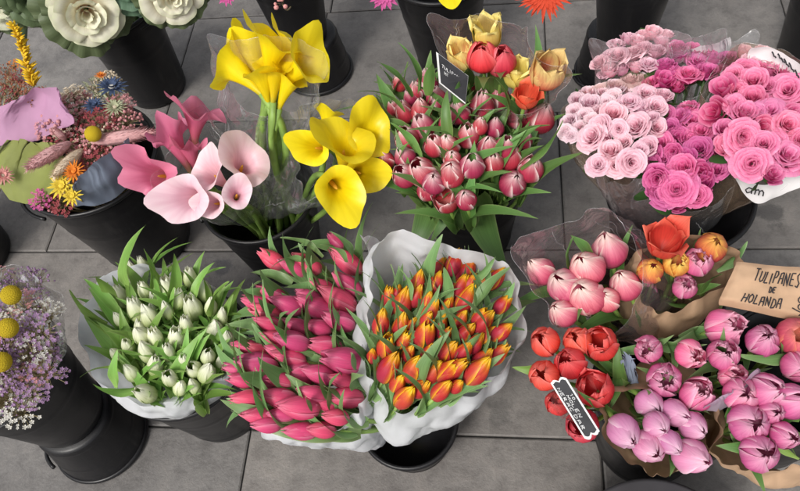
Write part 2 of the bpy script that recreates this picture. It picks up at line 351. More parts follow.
# ------------------------------------------------------------------ buckets
def bucket_body(h, rt, rb):
    t = .003; g = MB()
    g.lathe([(.0005, .0), (rb - .006, .0), (rb, .004), *[(rb + (rt - rb) * v + .0012 * sum(math.exp(-((v - q) / .012) ** 2) for q in (.10, .62, .84)), h * v) for v in [k_ / 40 for k_ in range(2, 39)]], (rt - .001, h - .004), (rt - t - .001, h - .004), (rb + (rt - rb) * .6 - t, h * .6), (rb - t, .006), (.0005, .005)], 56)
    return g
def bucket_rim(h, rt):
    g = MB(); n = 10; pr = []
    for i in range(n + 1):
        a = 2 * math.pi * i / n; pr.append((rt + .0045 * math.cos(a), h - .002 + .0055 * math.sin(a)))
    g.lathe(pr, 56); return g
def bucket(label, P, h=.28, rt=.105, rb=.078, up=True, group=None, name='bucket', tilt=None, mat='black'):
    Mx = Matrix.Translation(P)
    if tilt: Mx = Mx @ Matrix.Rotation(tilt[1], 4, Vector((tilt[0][0], tilt[0][1], 0)))
    if not up: Mx = Mx @ Matrix.Translation((0, 0, h + .0055)) @ Matrix.Rotation(math.pi, 4, 'X')
    t = thing(name, label, 'bucket', Mx, group)
    part('bucket_body', bucket_body(h, rt, rb).mesh('bucket_body', M[mat]), t)
    part('rim', bucket_rim(h, rt).mesh('rim', M[mat]), t)
    g = MB(); a0 = U(0, 6.28)
    pts = [Vector((math.cos(a0 + (i / 10 - .5) * .7) * (rt + .008 + .006 * math.sin(math.pi * i / 10)), math.sin(a0 + (i / 10 - .5) * .7) * (rt + .008 + .006 * math.sin(math.pi * i / 10)), h - .016)) for i in range(11)]
    g.tube(pts, .004, 6); part('grip', g.mesh('grip', M[mat]), t)
    return t
def gz(px, py): return at(px, py, 0.0)
BG = 'black flower buckets'
b1 = gz(158, 88); bucket('black bucket under the cream ornamental cabbages', b1, .28, .098, .080, group=BG)
b2 = gz(150, 238); bucket('wide tall black bucket holding the dried pink bouquet', b2, .31, .142, .100, group=BG)
b3 = gz(288, 256); bucket('black bucket holding the pink and yellow callas in film', b3, .245, .115, .08, group=BG)
RH = .13
r4 = gz(319, 72); bucket('upturned black bucket behind the upright yellow callas', r4, RH, .090, .072, up=False, group='upturned buckets used as risers')
b4 = at(303, 36, RH + .006); bucket('narrow black bucket on the upturned one behind the yellow callas', b4, .27, .098, .062, group=BG)
b5 = gz(447, 62); bucket('black bucket standing behind the red and yellow tulips in film', b5, .29, .115, .07, group=BG)
r6 = gz(611, 72); bucket('upturned black bucket behind the palest pink roses', r6, RH, .088, .070, up=False, group='upturned buckets used as risers')
b6 = at(624, 40, RH + .006); bucket('black bucket on the upturned one behind the pale roses', b6, .28, .095, .062, group=BG)
b7 = gz(812, 62); bucket('black bucket cut off by the picture edge above the pink roses', b7, .30, .115, .085, group=BG)
b8 = gz(474, 238); bucket('black bucket with broad leaves hanging over it under white-edged pink tulips', b8, .27, .112, .078, group=BG)
b9 = gz(652, 272); bucket('black bucket holding the five bunches of roses', b9, .29, .125, .080, group=BG)
b10 = gz(226, 402); bucket('black bucket with the bunch of white tulips in white paper', b10, .25, .118, .085, group=BG)
b11 = gz(414, 436); bucket('short black bucket under the red and yellow tulips in white paper', b11, .10, .088, .070, group=BG)
r12 = gz(103, 436); bucket('upturned black bucket below the dried lilac bouquet', r12, RH, .094, .074, up=False, group='upturned buckets used as risers')
b12 = at(68, 412, RH + .006); bucket('black bucket on the upturned one with the dried lilac bouquet', b12, .24, .105, .070, group=BG)
b13 = gz(642, 440); bucket('black bucket under the mauve tulips in brown paper', b13, .27, .115, .085, group=BG)
r15 = at(662, 573, .22); bucket('upturned dusty black bucket showing its grey base beside the mauve tulips', at(662, 573, .22) - Vector((0, 0, .22)), .2145, .150, .135, up=False, group='upturned buckets used as risers', mat='disc')
b16 = gz(-24, 256); bucket('black bucket cut off by the picture edge above the dried lilac bouquet', b16, .28, .105, .088, group=BG)
b17 = gz(636, 352); bucket('black bucket under the blush tulips in the clear sleeve', b17, .25, .105, .08, group=BG)
b18 = gz(752, 425); bucket('black bucket under the double pink tulips beside the handwritten paper', b18, .27, .115, .085, group=BG)
# ------------------------------------------------------------------ flowers: shared meshes
def bloom_mesh(name, mat, wr=.62, tp=.28, flare=0.0, n=3, whorls=2, ruffle=0.0, seed=0, wmax=70, open_=0.0, point=.5, nu=6, nv=9):
    rg = random.Random(seed); g = MB()
    for w in range(whorls):
        for k in range(n):
            th = 2 * math.pi * (k + .5 * w + (.27 * w if whorls > 2 else 0)) / n + rg.uniform(-.12, .12)
            rs = (1 - .085 * w) * rg.uniform(.95, 1.05); hs = rg.uniform(.94, 1.03) * (1.0 + .03 * w if whorls == 2 else 1 - .06 * w)
            fl = flare * rg.uniform(.4, 1.5) * (1 - .35 * w); tpp = tp * rg.uniform(.75, 1.25); op = open_ * rg.uniform(.5, 1.4) * (1 - .25 * w)
            W = R_(wmax) * rg.uniform(.92, 1.06); sk = rg.uniform(-.12, .12); ph = rg.uniform(0, 6); lap = .062 * rg.uniform(.7, 1.4); rg_b = rg.uniform(.0, 1.0)
            def fn(u, v):
                q = u * 2 - 1
                if v < .42: a = math.sqrt(max(0, 1 - (1 - v / .42) ** 2))
                else: a = 1 - (1 - tpp) * ((v - .42) / .58) ** 1.8
                rr = wr / 2 * a * rs + op * v ** 1.6 + fl * max(0, (v - .72) / .28) ** 2 * .2
                ww = W * (max(0.0, 1 - v ** 3.4)) ** point
                rr *= 1 + .05 * abs(q) ** 2.2 + .03 * math.cos(q * math.pi) + lap * q * (.4 + .6 * v)
                rr += rg_b * max(0, 1 - abs(q) * 3.2) * .03 * v
                rr += ruffle * math.sin(q * 7 + ph) * v * abs(q) * .05 + ruffle * math.sin(v * 9 + ph * 2) * .02 * v
                zz = hs * (v ** .92) - abs(q) ** 2 * .05 * v - open_ * .5 * v * v
                zz += ruffle * .05 * math.sin(q * 9 + ph) * v
                f = th + q * ww + sk * v
                return Vector((rr * math.cos(f), rr * math.sin(f), zz))
            g.grid(fn, nu, nv)
    return g.mesh(name, mat)
def blooms(mat, cnt=4, seed=0, **kw):
    out = []
    for i in range(cnt):
        k = dict(kw)
        for q in ('wr', 'tp'):
            if q in k: k[q] *= random.Random(seed + i * 7 + len(q)).uniform(.88, 1.14)
        if k.get('tp', 1) < .1 and i in (1, 3): k['tp'] = (.09, .19)[i // 2]; k['flare'] = .35; k['open_'] = (.0, .015)[i // 2]
        out.append(bloom_mesh('bloom', M[mat], seed=seed * 31 + i, **k))
    return out
TB = dict(
    white=blooms('t_white', 5, 1, wr=.50, tp=.03, flare=.08), pink=blooms('t_pink', 5, 2, wr=.53, tp=.04, flare=.08), fire=blooms('t_fire', 5, 3, wr=.49, tp=.03, flare=.08),
    rim=blooms('t_rim', 5, 4, wr=.76, tp=.07, flare=.1), blush=blooms('t_blush', 4, 5, wr=.86, tp=.15), red=blooms('t_red', 5, 6, wr=.84, tp=.20, flare=.3, ruffle=.6, whorls=3),
    redopen=blooms('t_red', 3, 7, wr=.88, tp=.42, open_=.03, flare=.6, ruffle=.8, whorls=3), coral=blooms('t_coral', 2, 8, wr=.68, tp=.75, open_=.10, flare=.8),
    flame=blooms('t_flame', 3, 9, wr=.78, tp=.2), orange=blooms('t_orange', 2, 10, wr=.80, tp=.45, ruffle=1, whorls=3), mauve=blooms('t_mauve', 5, 11, wr=.70, tp=.13, ruffle=.3),
    peony=blooms('t_peony', 6, 12, wr=.90, tp=.34, whorls=4, ruffle=1.0, wmax=58, flare=.5), peonyclosed=blooms('t_peony', 4, 13, wr=.76, tp=.22, whorls=3, ruffle=.8, wmax=60),
    stripe=blooms('t_stripe', 2, 14, wr=.82, tp=.45), parrot=blooms('t_parrot', 3, 15, wr=.76, tp=.62, open_=.06, flare=.6, ruffle=.8), yellow=blooms('t_yellow', 2, 16, wr=.74, tp=.7, open_=.06, ruffle=1.2, flare=.6),
    pinkopen=blooms('t_pink', 2, 17, wr=.70, tp=.42, whorls=3, ruffle=.8, open_=.02), rimopen=blooms('t_rim', 2, 18, wr=.80, tp=.6, open_=.06, flare=.5))
def leaf_mesh(mat, L=1.0, w=.12, curl=.35, fold=.5, twist=.3, seed=0, lift=.0):
    rg = random.Random(seed); ph = rg.uniform(0, 6); g = MB()
    def fn(u, v):
        q = u * 2 - 1
        ww = w * (math.sin(math.pi * min(1, .10 + v * .90)) ** .75) * (1 - .35 * v) * (1.05 - .15 * v)
        if v > .999: ww = .0015
        a = curl * v * v * 1.4                     # outward bow
        x = L * math.sin(a) * v; z = L * v * math.cos(a * .7)
        t = twist * v + .15 * math.sin(v * 4 + ph)
        f = fold * (1 - v * .55)
        yy = q * ww * math.cos(f * abs(q)); xx = -abs(q) ** 1.5 * ww * f * .9
        rip = .012 * math.sin(v * 11 + ph + q) * abs(q)
        c, s_ = math.cos(t), math.sin(t)
        return Vector((x + xx * c - yy * s_ + rip, xx * s_ + yy * c, z))
    g.grid(fn, 6, 14)
    return g.mesh('leaf', M[mat])
LEAF = {k: [leaf_mesh(k, 1.0, U(.115, .155), c, U(.35, .7), U(-.5, .5), i) for i, c in enumerate((.14, .28, .42, .56, .72, .36))] for k in ('leaf', 'leaf_fresh', 'leaf_grey')}
LEAF['leaf_dark'] = [leaf_mesh('leaf', 1.0, .23, .6, .35, .2, i) for i in range(3)]
def bez(a, b, c, d, n=8):
    o = []
    for i in range(n + 1):
        t = i / n; o.append(a * (1 - t) ** 3 + b * 3 * t * (1 - t) ** 2 + c * 3 * t * t * (1 - t) + d * t ** 3)
    return o
def stem_part(root, P0, P1, axis, r=.0032, mat='stem', n=8):
    k = (P1 - P0).length
    pts = bez(P0, P0 + (P1 - P0) * .35, P1 - axis * k * .33, P1, n)
    g = MB(); g.tube([p - P0 for p in pts], [r * 1.15] * n + [r], 6)
    return part('stem', g.mesh('stem', M[mat]), root)
def aim(local_from, p, axis, roll=0, s=1.0): return Matrix.Translation(-local_from) @ frame(p, axis, roll, s)
def tulip(label, C, base, kind, L=.05, group=None, leaf='leaf', nleaf=2, lean=None, leaflen=(.12, .17), tilt=.16, blend=.0, stem='stem', leafdrop=.085, cat='tulip', name='tulip', updown=-9, leafw=1.0):
    ch = (C - base).normalized()
    ax = (ch + Vector((U(-1, 1), U(-1, 1), U(-1, 1))) * tilt + Vector((0, 0, blend)) + (lean or Vector())).normalized()
    P1 = C - ax * L * .48
    root = thing(name, label, cat, Matrix.Translation(base), group)
    stem_part(root, base, P1, ax, mat=stem)
    ms = random.choice(TB[kind])
    part('bloom', ms, root, aim(base, P1 - ax * .001, ax, U(0, 6.28), L * U(.93, 1.07)))
    a0 = U(0, 6.28)
    for i in range(nleaf):
        Lf = U(*leaflen)
        pb = P1 - ax * (leafdrop * U(.8, 1.15) + max(0, Lf - .14) * .6)
        for _ in range(9):
            Mx = aim(base, pb, ax, a0 + i * math.tau / max(1, nleaf) + U(-.6, .6) * (1 + _), Lf)
            if (Mx.to_3x3() @ Vector((1, 0, 0))).normalized().y > updown: break
        lw = leafw * U(.85, 1.2); part('leaf', random.choice(LEAF[leaf]), root, Mx @ Matrix.Diagonal((lw, lw, 1, 1)))
    return root
def spear(root, tip, base, leaf='leaf', width=1.0, roll=None, curl=0):
    """a long leaf of a plant, from base to tip (world points)"""
    ax = (tip - base); L = ax.length
    Mx = Matrix.Translation(-root.matrix_basis.translation) @ frame(base, ax, U(0, 6.28) if roll is None else roll) @ Matrix.Diagonal((L * width, L * width, L, 1))
    return part('leaf', LEAF[leaf][curl], root, Mx)
ORD = 'first second third fourth fifth sixth seventh eighth ninth tenth eleventh twelfth thirteenth fourteenth fifteenth'.split()
def rank(pts, per=7):
    """row and place in row of every point: rows from the top, places from the left"""
    k = max(1, round(len(pts) / per)); idx = sorted(range(len(pts)), key=lambda i: pts[i][1]); out = {}
    n = len(pts)
    for r in range(k):
        row = sorted(idx[r * n // k:(r + 1) * n // k], key=lambda i: pts[i][0])
        for j, i in enumerate(row): out[i] = (r, j, len(row), k)
    return out
def place_words(rk):
    r, j, n, k = rk
    a = 'leftmost' if j == 0 else 'rightmost' if j == n - 1 else ORD[j] + ' from left'
    b = 'top row' if r == 0 else 'bottom row' if r == k - 1 else ORD[r] + ' row down'
    return a + ' in the ' + b if k > 1 else a
def bunch(pts, z, k, conv, kind, L, label, group, per=7, zr=.012, spread=.35, alt=None, special=None, **kw):
    """heads sit on a dome over the points; stems run together towards the bucket"""
    cx = sum(p[0] for p in pts) / len(pts); cy = sum(p[1] for p in pts) / len(pts)
    c0 = at(cx, cy, z); rk = rank(pts, per); out = []
    for i, p in enumerate(pts):
        q = at(p[0], p[1], z); zz = z - k * (q - c0).length_squared + U(-zr, zr)
        C = at(p[0], p[1], zz)
        base = conv + Vector(((C.x - c0.x) * spread * .3, (C.y - c0.y) * spread * .3, U(-.004, .004)))
        kd = (alt or {}).get(i, kind); lab = (special or {}).get(i) or f'{label}, {place_words(rk[i])}'
        s = p[2] if len(p) > 2 else 1.0
        out.append(tulip(lab, C, base, kd, L * s * U(.86, 1.10), group, **kw))
    return out
def up(P, z): return Vector((P.x, P.y, z))
# ---- white tulips
W_ = [(142,264),(131,272),(133,286),(121,296,1.1),(104,303,1.15),(144,291),(136,311,1.05),(120,320),(150,317,1.25),(156,300,1.0),(167,290,1.35),(140,329),(153,312),(167,310),(193,308,1.3),(190,278,1.0),(205,292),(211,306),(222,317),(216,328),
      (142,336,1.15),(128,346),(147,352,1.15),(131,373,1.15),(145,393,1.3),(155,338),(155,366),(114,336,.9),(177,338,1.2),(216,335,1.25),(228,340,1.1),(200,342),(194,369,1.2),(207,373,1.1),(184,360),(194,386),(208,356),(221,362),(186,325),(168,352),(170,378),(116,354,.9),(178,300,.9),(180,388,.9)]
wt = bunch(W_, .365, 1.6, up(b10, .05), 'white', .044, 'closed white tulip in white paper', 'white tulips in white paper', leaf='leaf_fresh', nleaf=5, leaflen=(.075, .12), leafdrop=.055, zr=.012, tilt=.2, lean=Vector((0, .32, 0)), updown=-.25)
for i, tip, bs in ((1, (110, 236, .45), (132, 292, .36)), (4, (62, 299, .40), (108, 322, .36)), (4, (78, 318, .38), (115, 340, .35)), (4, (88, 278, .42), (118, 312, .36)), (24, (92, 398, .39), (140, 388, .36)), (23, (108, 356, .42), (118, 388, .36)), (23, (86, 360, .40), (120, 372, .36)),
                   (15, (178, 262, .43), (172, 300, .36)), (16, (216, 276, .43), (212, 316, .36)), (15, (200, 262, .42), (194, 300, .37)), (0, (152, 252, .42), (152, 290, .36)), (29, (236, 318, .38), (214, 344, .35)), (10, (163, 262, .41), (158, 300, .36)), (4, (98, 272, .42), (116, 306, .36))):
    spear(wt[i], at(*tip), at(*bs), 'leaf_fresh', U(1.1, 1.5), curl=random.choice((0, 1)))
# ---- pink tulips in white paper, leaning to the left
P_ = [(273,260),(292,267,1.1),(308,264,1.1),(272,294),(256,303),(267,313,1.2),(288,305,1.15),(269,324),(296,326,1.1),(308,302),(336,242,.8),(347,262,1.25),(347,284,1.3),(340,300,1.25),(318,308,1.2),(311,298),(322,286,.9),(340,321,1.2),(318,327),(264,330),(275,338),(293,341,1.2),(246,346,.9),(259,364,1.25),(238,369),
      (291,358,1.1),(299,374,1.15),(264,381),(279,398,1.25),(248,399),(301,407,1.2),(257,416),(281,414),(302,431),(303,343),(325,346,1.15),(343,360,1.35),(319,374,1.1),(341,380),(312,393,.9),(345,397,1.2),(336,417),(327,403,.9),(322,430,.9),(281,352,.9),(281,380,.9),(260,350,.8),(240,380,.8),(268,425,.8)]
pt = bunch(P_, .40, .9, at(418, 405, .08), 'pink', .054, 'deep pink tulip in the left paper', 'deep pink tulips in white paper', leaf='leaf_grey', nleaf=2, leaflen=(.09, .122), leafdrop=.040, alt={26: 'pinkopen'}, updown=-.25, leafw=1.2, tilt=.15, lean=Vector((-.62, .12, -.1)), special={26: 'large half-open deep pink tulip amid the closed ones in white paper'})
for i, tip, bs, ro in ((10, (288, 228, .44), (322, 258, .40), None), (0, (272, 251, .43), (304, 262, .40), None), (0, (252, 266, .42), (292, 284, .39), None), (3, (243, 280, .41), (272, 282, .39), None), (3, (248, 292, .42), (266, 292, .38), None), (11, (330, 236, .46), (345, 262, .40), None), (11, (352, 234, .46), (352, 262, .40), None), (24, (227, 363, .39), (256, 352, .37), None), (29, (228, 404, .38), (262, 398, .36), None), (29, (231, 420, .37), (270, 414, .35), None), (31, (258, 434, .36), (290, 424, .35), None), (22, (242, 332, .40), (272, 340, .38), None), (24, (230, 390, .39), (262, 384, .37), None)):
    spear(pt[i], at(*tip), at(*bs), 'leaf_grey', U(1.3, 1.8), ro, random.choice((0, 1)))
# ---- red and yellow tulips in white paper
F_ = [(418,282),(416,297),(402,305,1.3),(397,293,.9),(440,268,1.2),(436,283),(428,301,.9),(430,313,1.1),(444,311),(401,327,1.2),(426,320,.8),(425,335,1.15),(439,326,1.15),(381,324),(385,341,.8),(388,297,.8),(455,262,1.1),(466,272,1.2),(459,287),(470,283),(483,281,1.2),(495,279),(466,300,1.45),(503,304,1.0),(447,306,.9),
      (461,319,.9),(466,332,1.1),(480,316,.8),(484,322),(488,335),(501,332),(386,346,1.1),(408,354,.9),(389,368,1.3),(413,370,1.25),(398,383,1.0),(405,397,1.35),(421,388,1.2),(431,373,1.25),(428,353,.8),(445,354,1.25),(441,391),(447,372,1.1),(463,352),(453,370,1.2),(477,372,1.2),(482,359,1.1),(497,355,1.2),(457,386,.8),(404,340,.8),(474,345,.9),(372,356,.8),(445,337,.8),(412,325,.7)]
ft = bunch(F_, .445, 1.1, at(408, 402, .16), 'fire', .044, 'red and yellow tulip in white paper', 'red and yellow tulips in white paper', leaf='leaf_grey', nleaf=3, leaflen=(.08, .112), leafdrop=.046, tilt=.16, lean=Vector((.32, .50, -.05)), updown=-.1, per=8)
for i, tip, bs in ((16, (430, 240, .52), (432, 285, .44)), (0, (408, 266, .49), (410, 300, .44)), (23, (519, 284, .46), (492, 318, .43)), (23, (500, 262, .48), (474, 312, .44)), (20, (494, 262, .49), (476, 280, .45)), (16, (450, 262, .50), (446, 310, .43)), (13, (378, 292, .47), (388, 330, .43)), (31, (374, 330, .46), (394, 352, .43)), (47, (512, 345, .44), (480, 366, .42)), (36, (388, 396, .43), (400, 366, .40)), (42, (440, 334, .50), (422, 376, .43)), (38, (428, 340, .50), (420, 392, .42)), (29, (480, 326, .48), (458, 370, .43))):
    spear(ft[i], at(*tip), at(*bs), 'leaf_grey', U(1.1, 1.5), curl=0)
# ---- white-edged pink tulips without paper
R__ = [(399,84,.8),(385,97,.7),(393,108,.7),(427,82,1.1),(416,90,.9),(436,98),(404,112,1.0),(421,111),(423,128,1.15),(407,139),(434,145),(447,146),(458,112,.95),(469,82,.9),(462,113),(482,107,1.1),(497,97,1.15),(518,115,1.2),(541,118,1.35),(468,136,1.0),(495,128,.9),(489,147),(506,147),(405,157),(386,160,.8),(404,175,1.0),(422,172,1.15),(434,182),(427,190,.9),(451,173,1.1),(446,201,1.1),(466,199),
      (472,166,1.05),(493,162,1.15),(509,157,1.15),(531,168,1.15),(513,183,1.2),(410,98,.7),(445,122,.8),(480,126,.8),(525,140,.8),(452,158,.8)]
rt_ = bunch(R__, .43, 2.0, up(b8, .05), 'rim', .049, 'white-edged pink tulip in loose leafy bunch', 'white-edged pink tulips without paper', leaf='leaf', nleaf=3, leaflen=(.10, .15), leafdrop=.075, tilt=.14, updown=-.35, lean=Vector((0, .30, 0)), alt={30: 'rimopen', 18: 'rim'}, special={30: 'white-edged pink tulip with petals opened, lowest on the bunch', 18: 'largest white-edged pink tulip, far right beside the red parrot blooms'}, per=7)
for i, tip, bs, w in ((1, (364, 96, .48), (398, 122, .42), 1.2), (1, (372, 76, .50), (404, 112, .43), 1.1), (0, (387, 56, .52), (412, 98, .44), 1.1), (3, (420, 48, .53), (418, 92, .44), 1.2), (3, (431, 58, .52), (428, 96, .45), 1.2), (6, (378, 112, .46), (412, 132, .42), 1.3), (35, (571, 128, .47), (520, 168, .41), 1.0), (15, (512, 82, .50), (506, 118, .44), 1.2), (13, (454, 74, .50), (462, 118, .43), 1.2), (12, (440, 96, .50), (450, 140, .43), 1.2), (17, (532, 128, .48), (520, 152, .43), 1.3), (9, (396, 118, .47), (420, 156, .42), 1.2)):
    spear(rt_[i], at(*tip), at(*bs), 'leaf', w, curl=random.choice((0, 1)))
# broad lower leaves hanging over the bucket
for i, (pb, pt_, w, ro) in enumerate((((432, 192, .34), (424, 230, .20), 1.0, 0), ((478, 196, .34), (478, 240, .20), 1.15, .3), ((452, 190, .35), (448, 222, .24), .8, .2))):
    ax = at(*pt_) - at(*pb); L = ax.length
    root = rt_[(27, 36, 30)[i]]
    Mx = Matrix.Translation(-root.matrix_basis.translation) @ frame(at(*pb), ax, ro) @ Matrix.Diagonal((L * 1.0 * w, L * 1.0 * w, L, 1))
    part('leaf', LEAF['leaf_dark'][i], root, Mx)
# ---- blush tulips in the clear sleeve
S_ = [(540,270,1.0),(563,285,.95),(587,268,1.08),(609,250,1.1),(586,296,1.1),(562,312,.9),(607,299,.85),(625,284,.95)]
SL = ['blush tulip nearest the pointed left corner of the clear sleeve', 'blush tulip between three others at left inside the clear sleeve', 'blush tulip in the middle of the clear sleeve below the green leaf', 'topmost and largest blush tulip in the clear sleeve', 'front blush tulip facing up at the centre of the clear sleeve', 'lowest blush tulip in the clear sleeve, just above the red ones', 'narrow blush tulip half hidden at the right of the sleeve front', 'blush tulip at the right side of the clear sleeve near the brown paper']
st_ = bunch(S_, .43, 1.0, up(b17, .05), 'blush', .062, '', 'blush tulips in the clear sleeve', leaf='leaf', nleaf=1, leaflen=(.09, .13), special=dict(enumerate(SL)), tilt=.12, lean=Vector((-.1, .25, .1)))
spear(st_[2], at(558, 242, .47), at(576, 278, .40), 'leaf', 1.5, curl=0); spear(st_[2], at(582, 236, .48), at(590, 262, .42), 'leaf', 1.5, curl=0)
# ---- mixed tulips in the upper brown paper
K_ = [(665,241,'coral',.066),(651,270,'flame',.052),(676,263,'orange',.048),(698,261,'peony',.046),(712,247,'flame',.058),(685,287,'peony',.042)]
KL = ['tall open coral red tulip standing highest in the upper brown paper', 'red tulip with orange edges at left in the upper brown paper', 'small ruffled orange tulip under the coral one in brown paper', 'double pink tulip between the orange and red ones in brown paper', 'tall red and yellow tulip at right beside the handwritten paper', 'small double pink tulip lying lowest inside the upper brown paper']
for (x, y, kd, L), lb in zip(K_, KL):
    t = tulip(lb, at(x, y, .44 + (.04 if kd == 'coral' else 0) - (.03 if y > 280 else 0)), up(b17, .06) + Vector((U(-.02, .02), U(-.02, .02), 0)), kd, L, 'mixed tulips in the upper brown paper', 'leaf', 0 if kd == 'coral' else 1, leaflen=(.08, .11), tilt=.08)
    if x == 712: spear(t, at(752, 250, .40), at(716, 270, .38), 'leaf_grey', 1.6, curl=0)
    if x == 685: spear(t, at(714, 284, .42), at(694, 292, .38), 'leaf', 1.5, curl=0); spear(t, at(712, 268, .45), at(704, 296, .38), 'leaf', 1.2, curl=0); spear(t, at(660, 305, .36), at(690, 305, .35), 'leaf', 1.2, curl=0)
    if x == 651: spear(t, at(656, 300, .38), at(660, 318, .30), 'leaf', 1.6, curl=0)
# ---- red tulips beside the chalk label
E_ = [(545,341,'red',.052),(577,340,'red',.048),(600,343,'redopen',.056),(570,363,'red',.052),(544,375,'red',.052),(595,388,'redopen',.056),(557,402,'red',.046),(582,425,'redopen',.050)]
EL = ['red tulip at the upper left of the red ones, nearest the white paper', 'small red tulip behind, under the lower edge of the clear sleeve', 'wide open red tulip at upper right of the red group', 'red tulip at the heart of the red group above the chalk label', 'red tulip at left beside the end of the chalk label', 'wide open red tulip just right of the chalk label', 'small red tulip left of and under the chalk label', 'lowest red tulip, below the end of the chalk label']
for (x, y, kd, L), lb in zip(E_, EL):
    t = tulip(lb, at(x, y, .43 - (.02 if y > 395 else 0)), at(640, 392, .12), kd, L, 'red tulips beside the chalk label', 'leaf', 0, tilt=.12, blend=.45)
    if x == 544: spear(t, at(516, 373, .40), at(545, 368, .39), 'leaf_fresh', 1.8, curl=0)
    if x == 600: spear(t, at(612, 358, .44), at(624, 386, .38), 'leaf', 1.4, curl=1); spear(t, at(624, 392, .42), at(616, 366, .38), 'leaf', 1.4, curl=1); spear(t, at(596, 362, .42), at(622, 372, .38), 'leaf', 1.2, curl=1)
# ---- mauve, double pink tulips in brown paper
A_ = [(624,431,1.15),(651,405,1.05),(676,413,1.0),(657,425,1.0),(649,446,1.1),(670,443,1.0),(694,427,1.1),(692,457,1.15)]
AL = ['mauve tulip at far left against the brown paper edge', 'mauve tulip at the top of the group of closed mauve ones', 'mauve tulip second from the top, right of the topmost one', 'mauve tulip in the middle of the closed mauve group', 'mauve tulip at lower left above the brown paper point', 'mauve tulip wedged at the lower middle of the mauve group', 'mauve tulip at right showing a frilled open tip', 'lowest mauve tulip, lying over the brown paper at right']
bunch(A_, .44, .6, up(b13, .06), 'mauve', .051, '', 'closed mauve tulips in brown paper', leaf='leaf', nleaf=2, leaflen=(.06, .085), leafdrop=.065, special=dict(enumerate(AL)), tilt=.3, lean=Vector((.5, -.38, -.05)))
Bp = [(648,349,1.05),(691,354,1.1),(665,379,1.05),(698,393,1.2),(724,354,1.1),(725,327,1.1),(733,376,.9)]
BL = ['double pink tulip with white frills beside the red tulips', 'double pink tulip in the middle of the upper row of doubles', 'double pink tulip just above the closed mauve ones', 'large double pink tulip left of the lilac tissue edge', 'double pink tulip right of the middle, above the lilac tissue', 'double pink tulip right under the corner of the handwritten paper', 'small flat double pink tulip touching the lilac tissue edge']
pb_ = bunch(Bp, .45, .6, up(b18, .08) + Vector((-.08, -.02, 0)), 'peony', .047, '', 'double pink tulips in brown paper', leaf='leaf_grey', nleaf=3, leaflen=(.065, .095), leafdrop=.062, special=dict(enumerate(BL)), tilt=.35, lean=Vector((.45, -.05, -.1)))
Cp = [(763,340,'peonyclosed',.056),(797,337,'stripe',.053),(798,366,'peonyclosed',.052),(741,394,'peonyclosed',.050),(768,391,'peonyclosed',.052),(750,423,'peonyclosed',.060),(792,400,'peonyclosed',.054),(786,436,'peonyclosed',.048),(760,453,'peonyclosed',.054),(772,412,'peonyclosed',.040)]
CL = ['pink tulip standing below the word on the handwritten paper', 'pink and orange striped tulip at right under the handwritten paper', 'pink tulip at the right picture edge below the striped one', 'pink tulip just right of the lilac tissue edge', 'upright pink tulip behind the large front one at right', 'largest pink tulip in the right brown paper, facing left', 'pink tulip at the right edge beside the upright one', 'pink tulip at right half hidden by thin leaves', 'lowest pink tulip resting over the right brown paper', 'small pink tulip squeezed behind the largest front one']
for (x, y, kd, L), lb in zip(Cp, CL):
    t = tulip(lb, at(x, y, .45), at(716, 436, .22) if y > 370 else at(744, 380, .18), kd, L, 'pink tulips in the right brown paper', 'leaf', 1, leaflen=(.07, .1), tilt=.2, lean=Vector((.25, -.15, 0)))
    if x == 760: spear(t, at(722, 425, .42), at(760, 440, .40), 'leaf', 1.2, curl=0); spear(t, at(722, 447, .41), at(765, 448, .39), 'leaf', 1.2, curl=0); spear(t, at(722, 405, .42), at(745, 445, .38), 'leaf_grey', 1.8, curl=0)
    if x == 786: spear(t, at(765, 410, .44), at(800, 420, .42), 'leaf', 1., curl=0); spear(t, at(764, 440, .43), at(800, 458, .42), 'leaf_fresh', 1.2, curl=0); spear(t, at(770, 424, .44), at(808, 440, .42), 'leaf', 1., curl=0)
    if x == 763: spear(t, at(746, 366, .45), at(800, 352, .43), 'leaf_grey', 1.2, curl=0)
# ---- parrot tulips in film
V_ = [(487,34,'yellow',.066,.52),(462,56,'parrot',.062,.49),(483,57,'red',.056,.51),(501,61,'red',.060,.50),(548,72,'parrot',.074,.50),(527,97,'coral',.050,.47),(516,75,'yellow',.056,.47)]
VL = ['pale yellow tulip at the top inside the clear film', 'yellow tulip with red flames next to the slate label', 'crimson tulip behind film, left of the other crimson one', 'coral crimson tulip behind film, right of the other crimson one', 'big open yellow tulip with red flames at the right film edge', 'orange red tulip tucked under the big flamed yellow one', 'yellow tulip half hidden between the crimson and flamed ones']
for (x, y, kd, L, z), lb in zip(V_, VL):
    tulip(lb, at(x, y, z), up(b8, .10) + Vector((.05, .05, 0)), kd, L, 'red and yellow tulips in clear film', 'leaf', 1, tilt=.06, blend=.2)
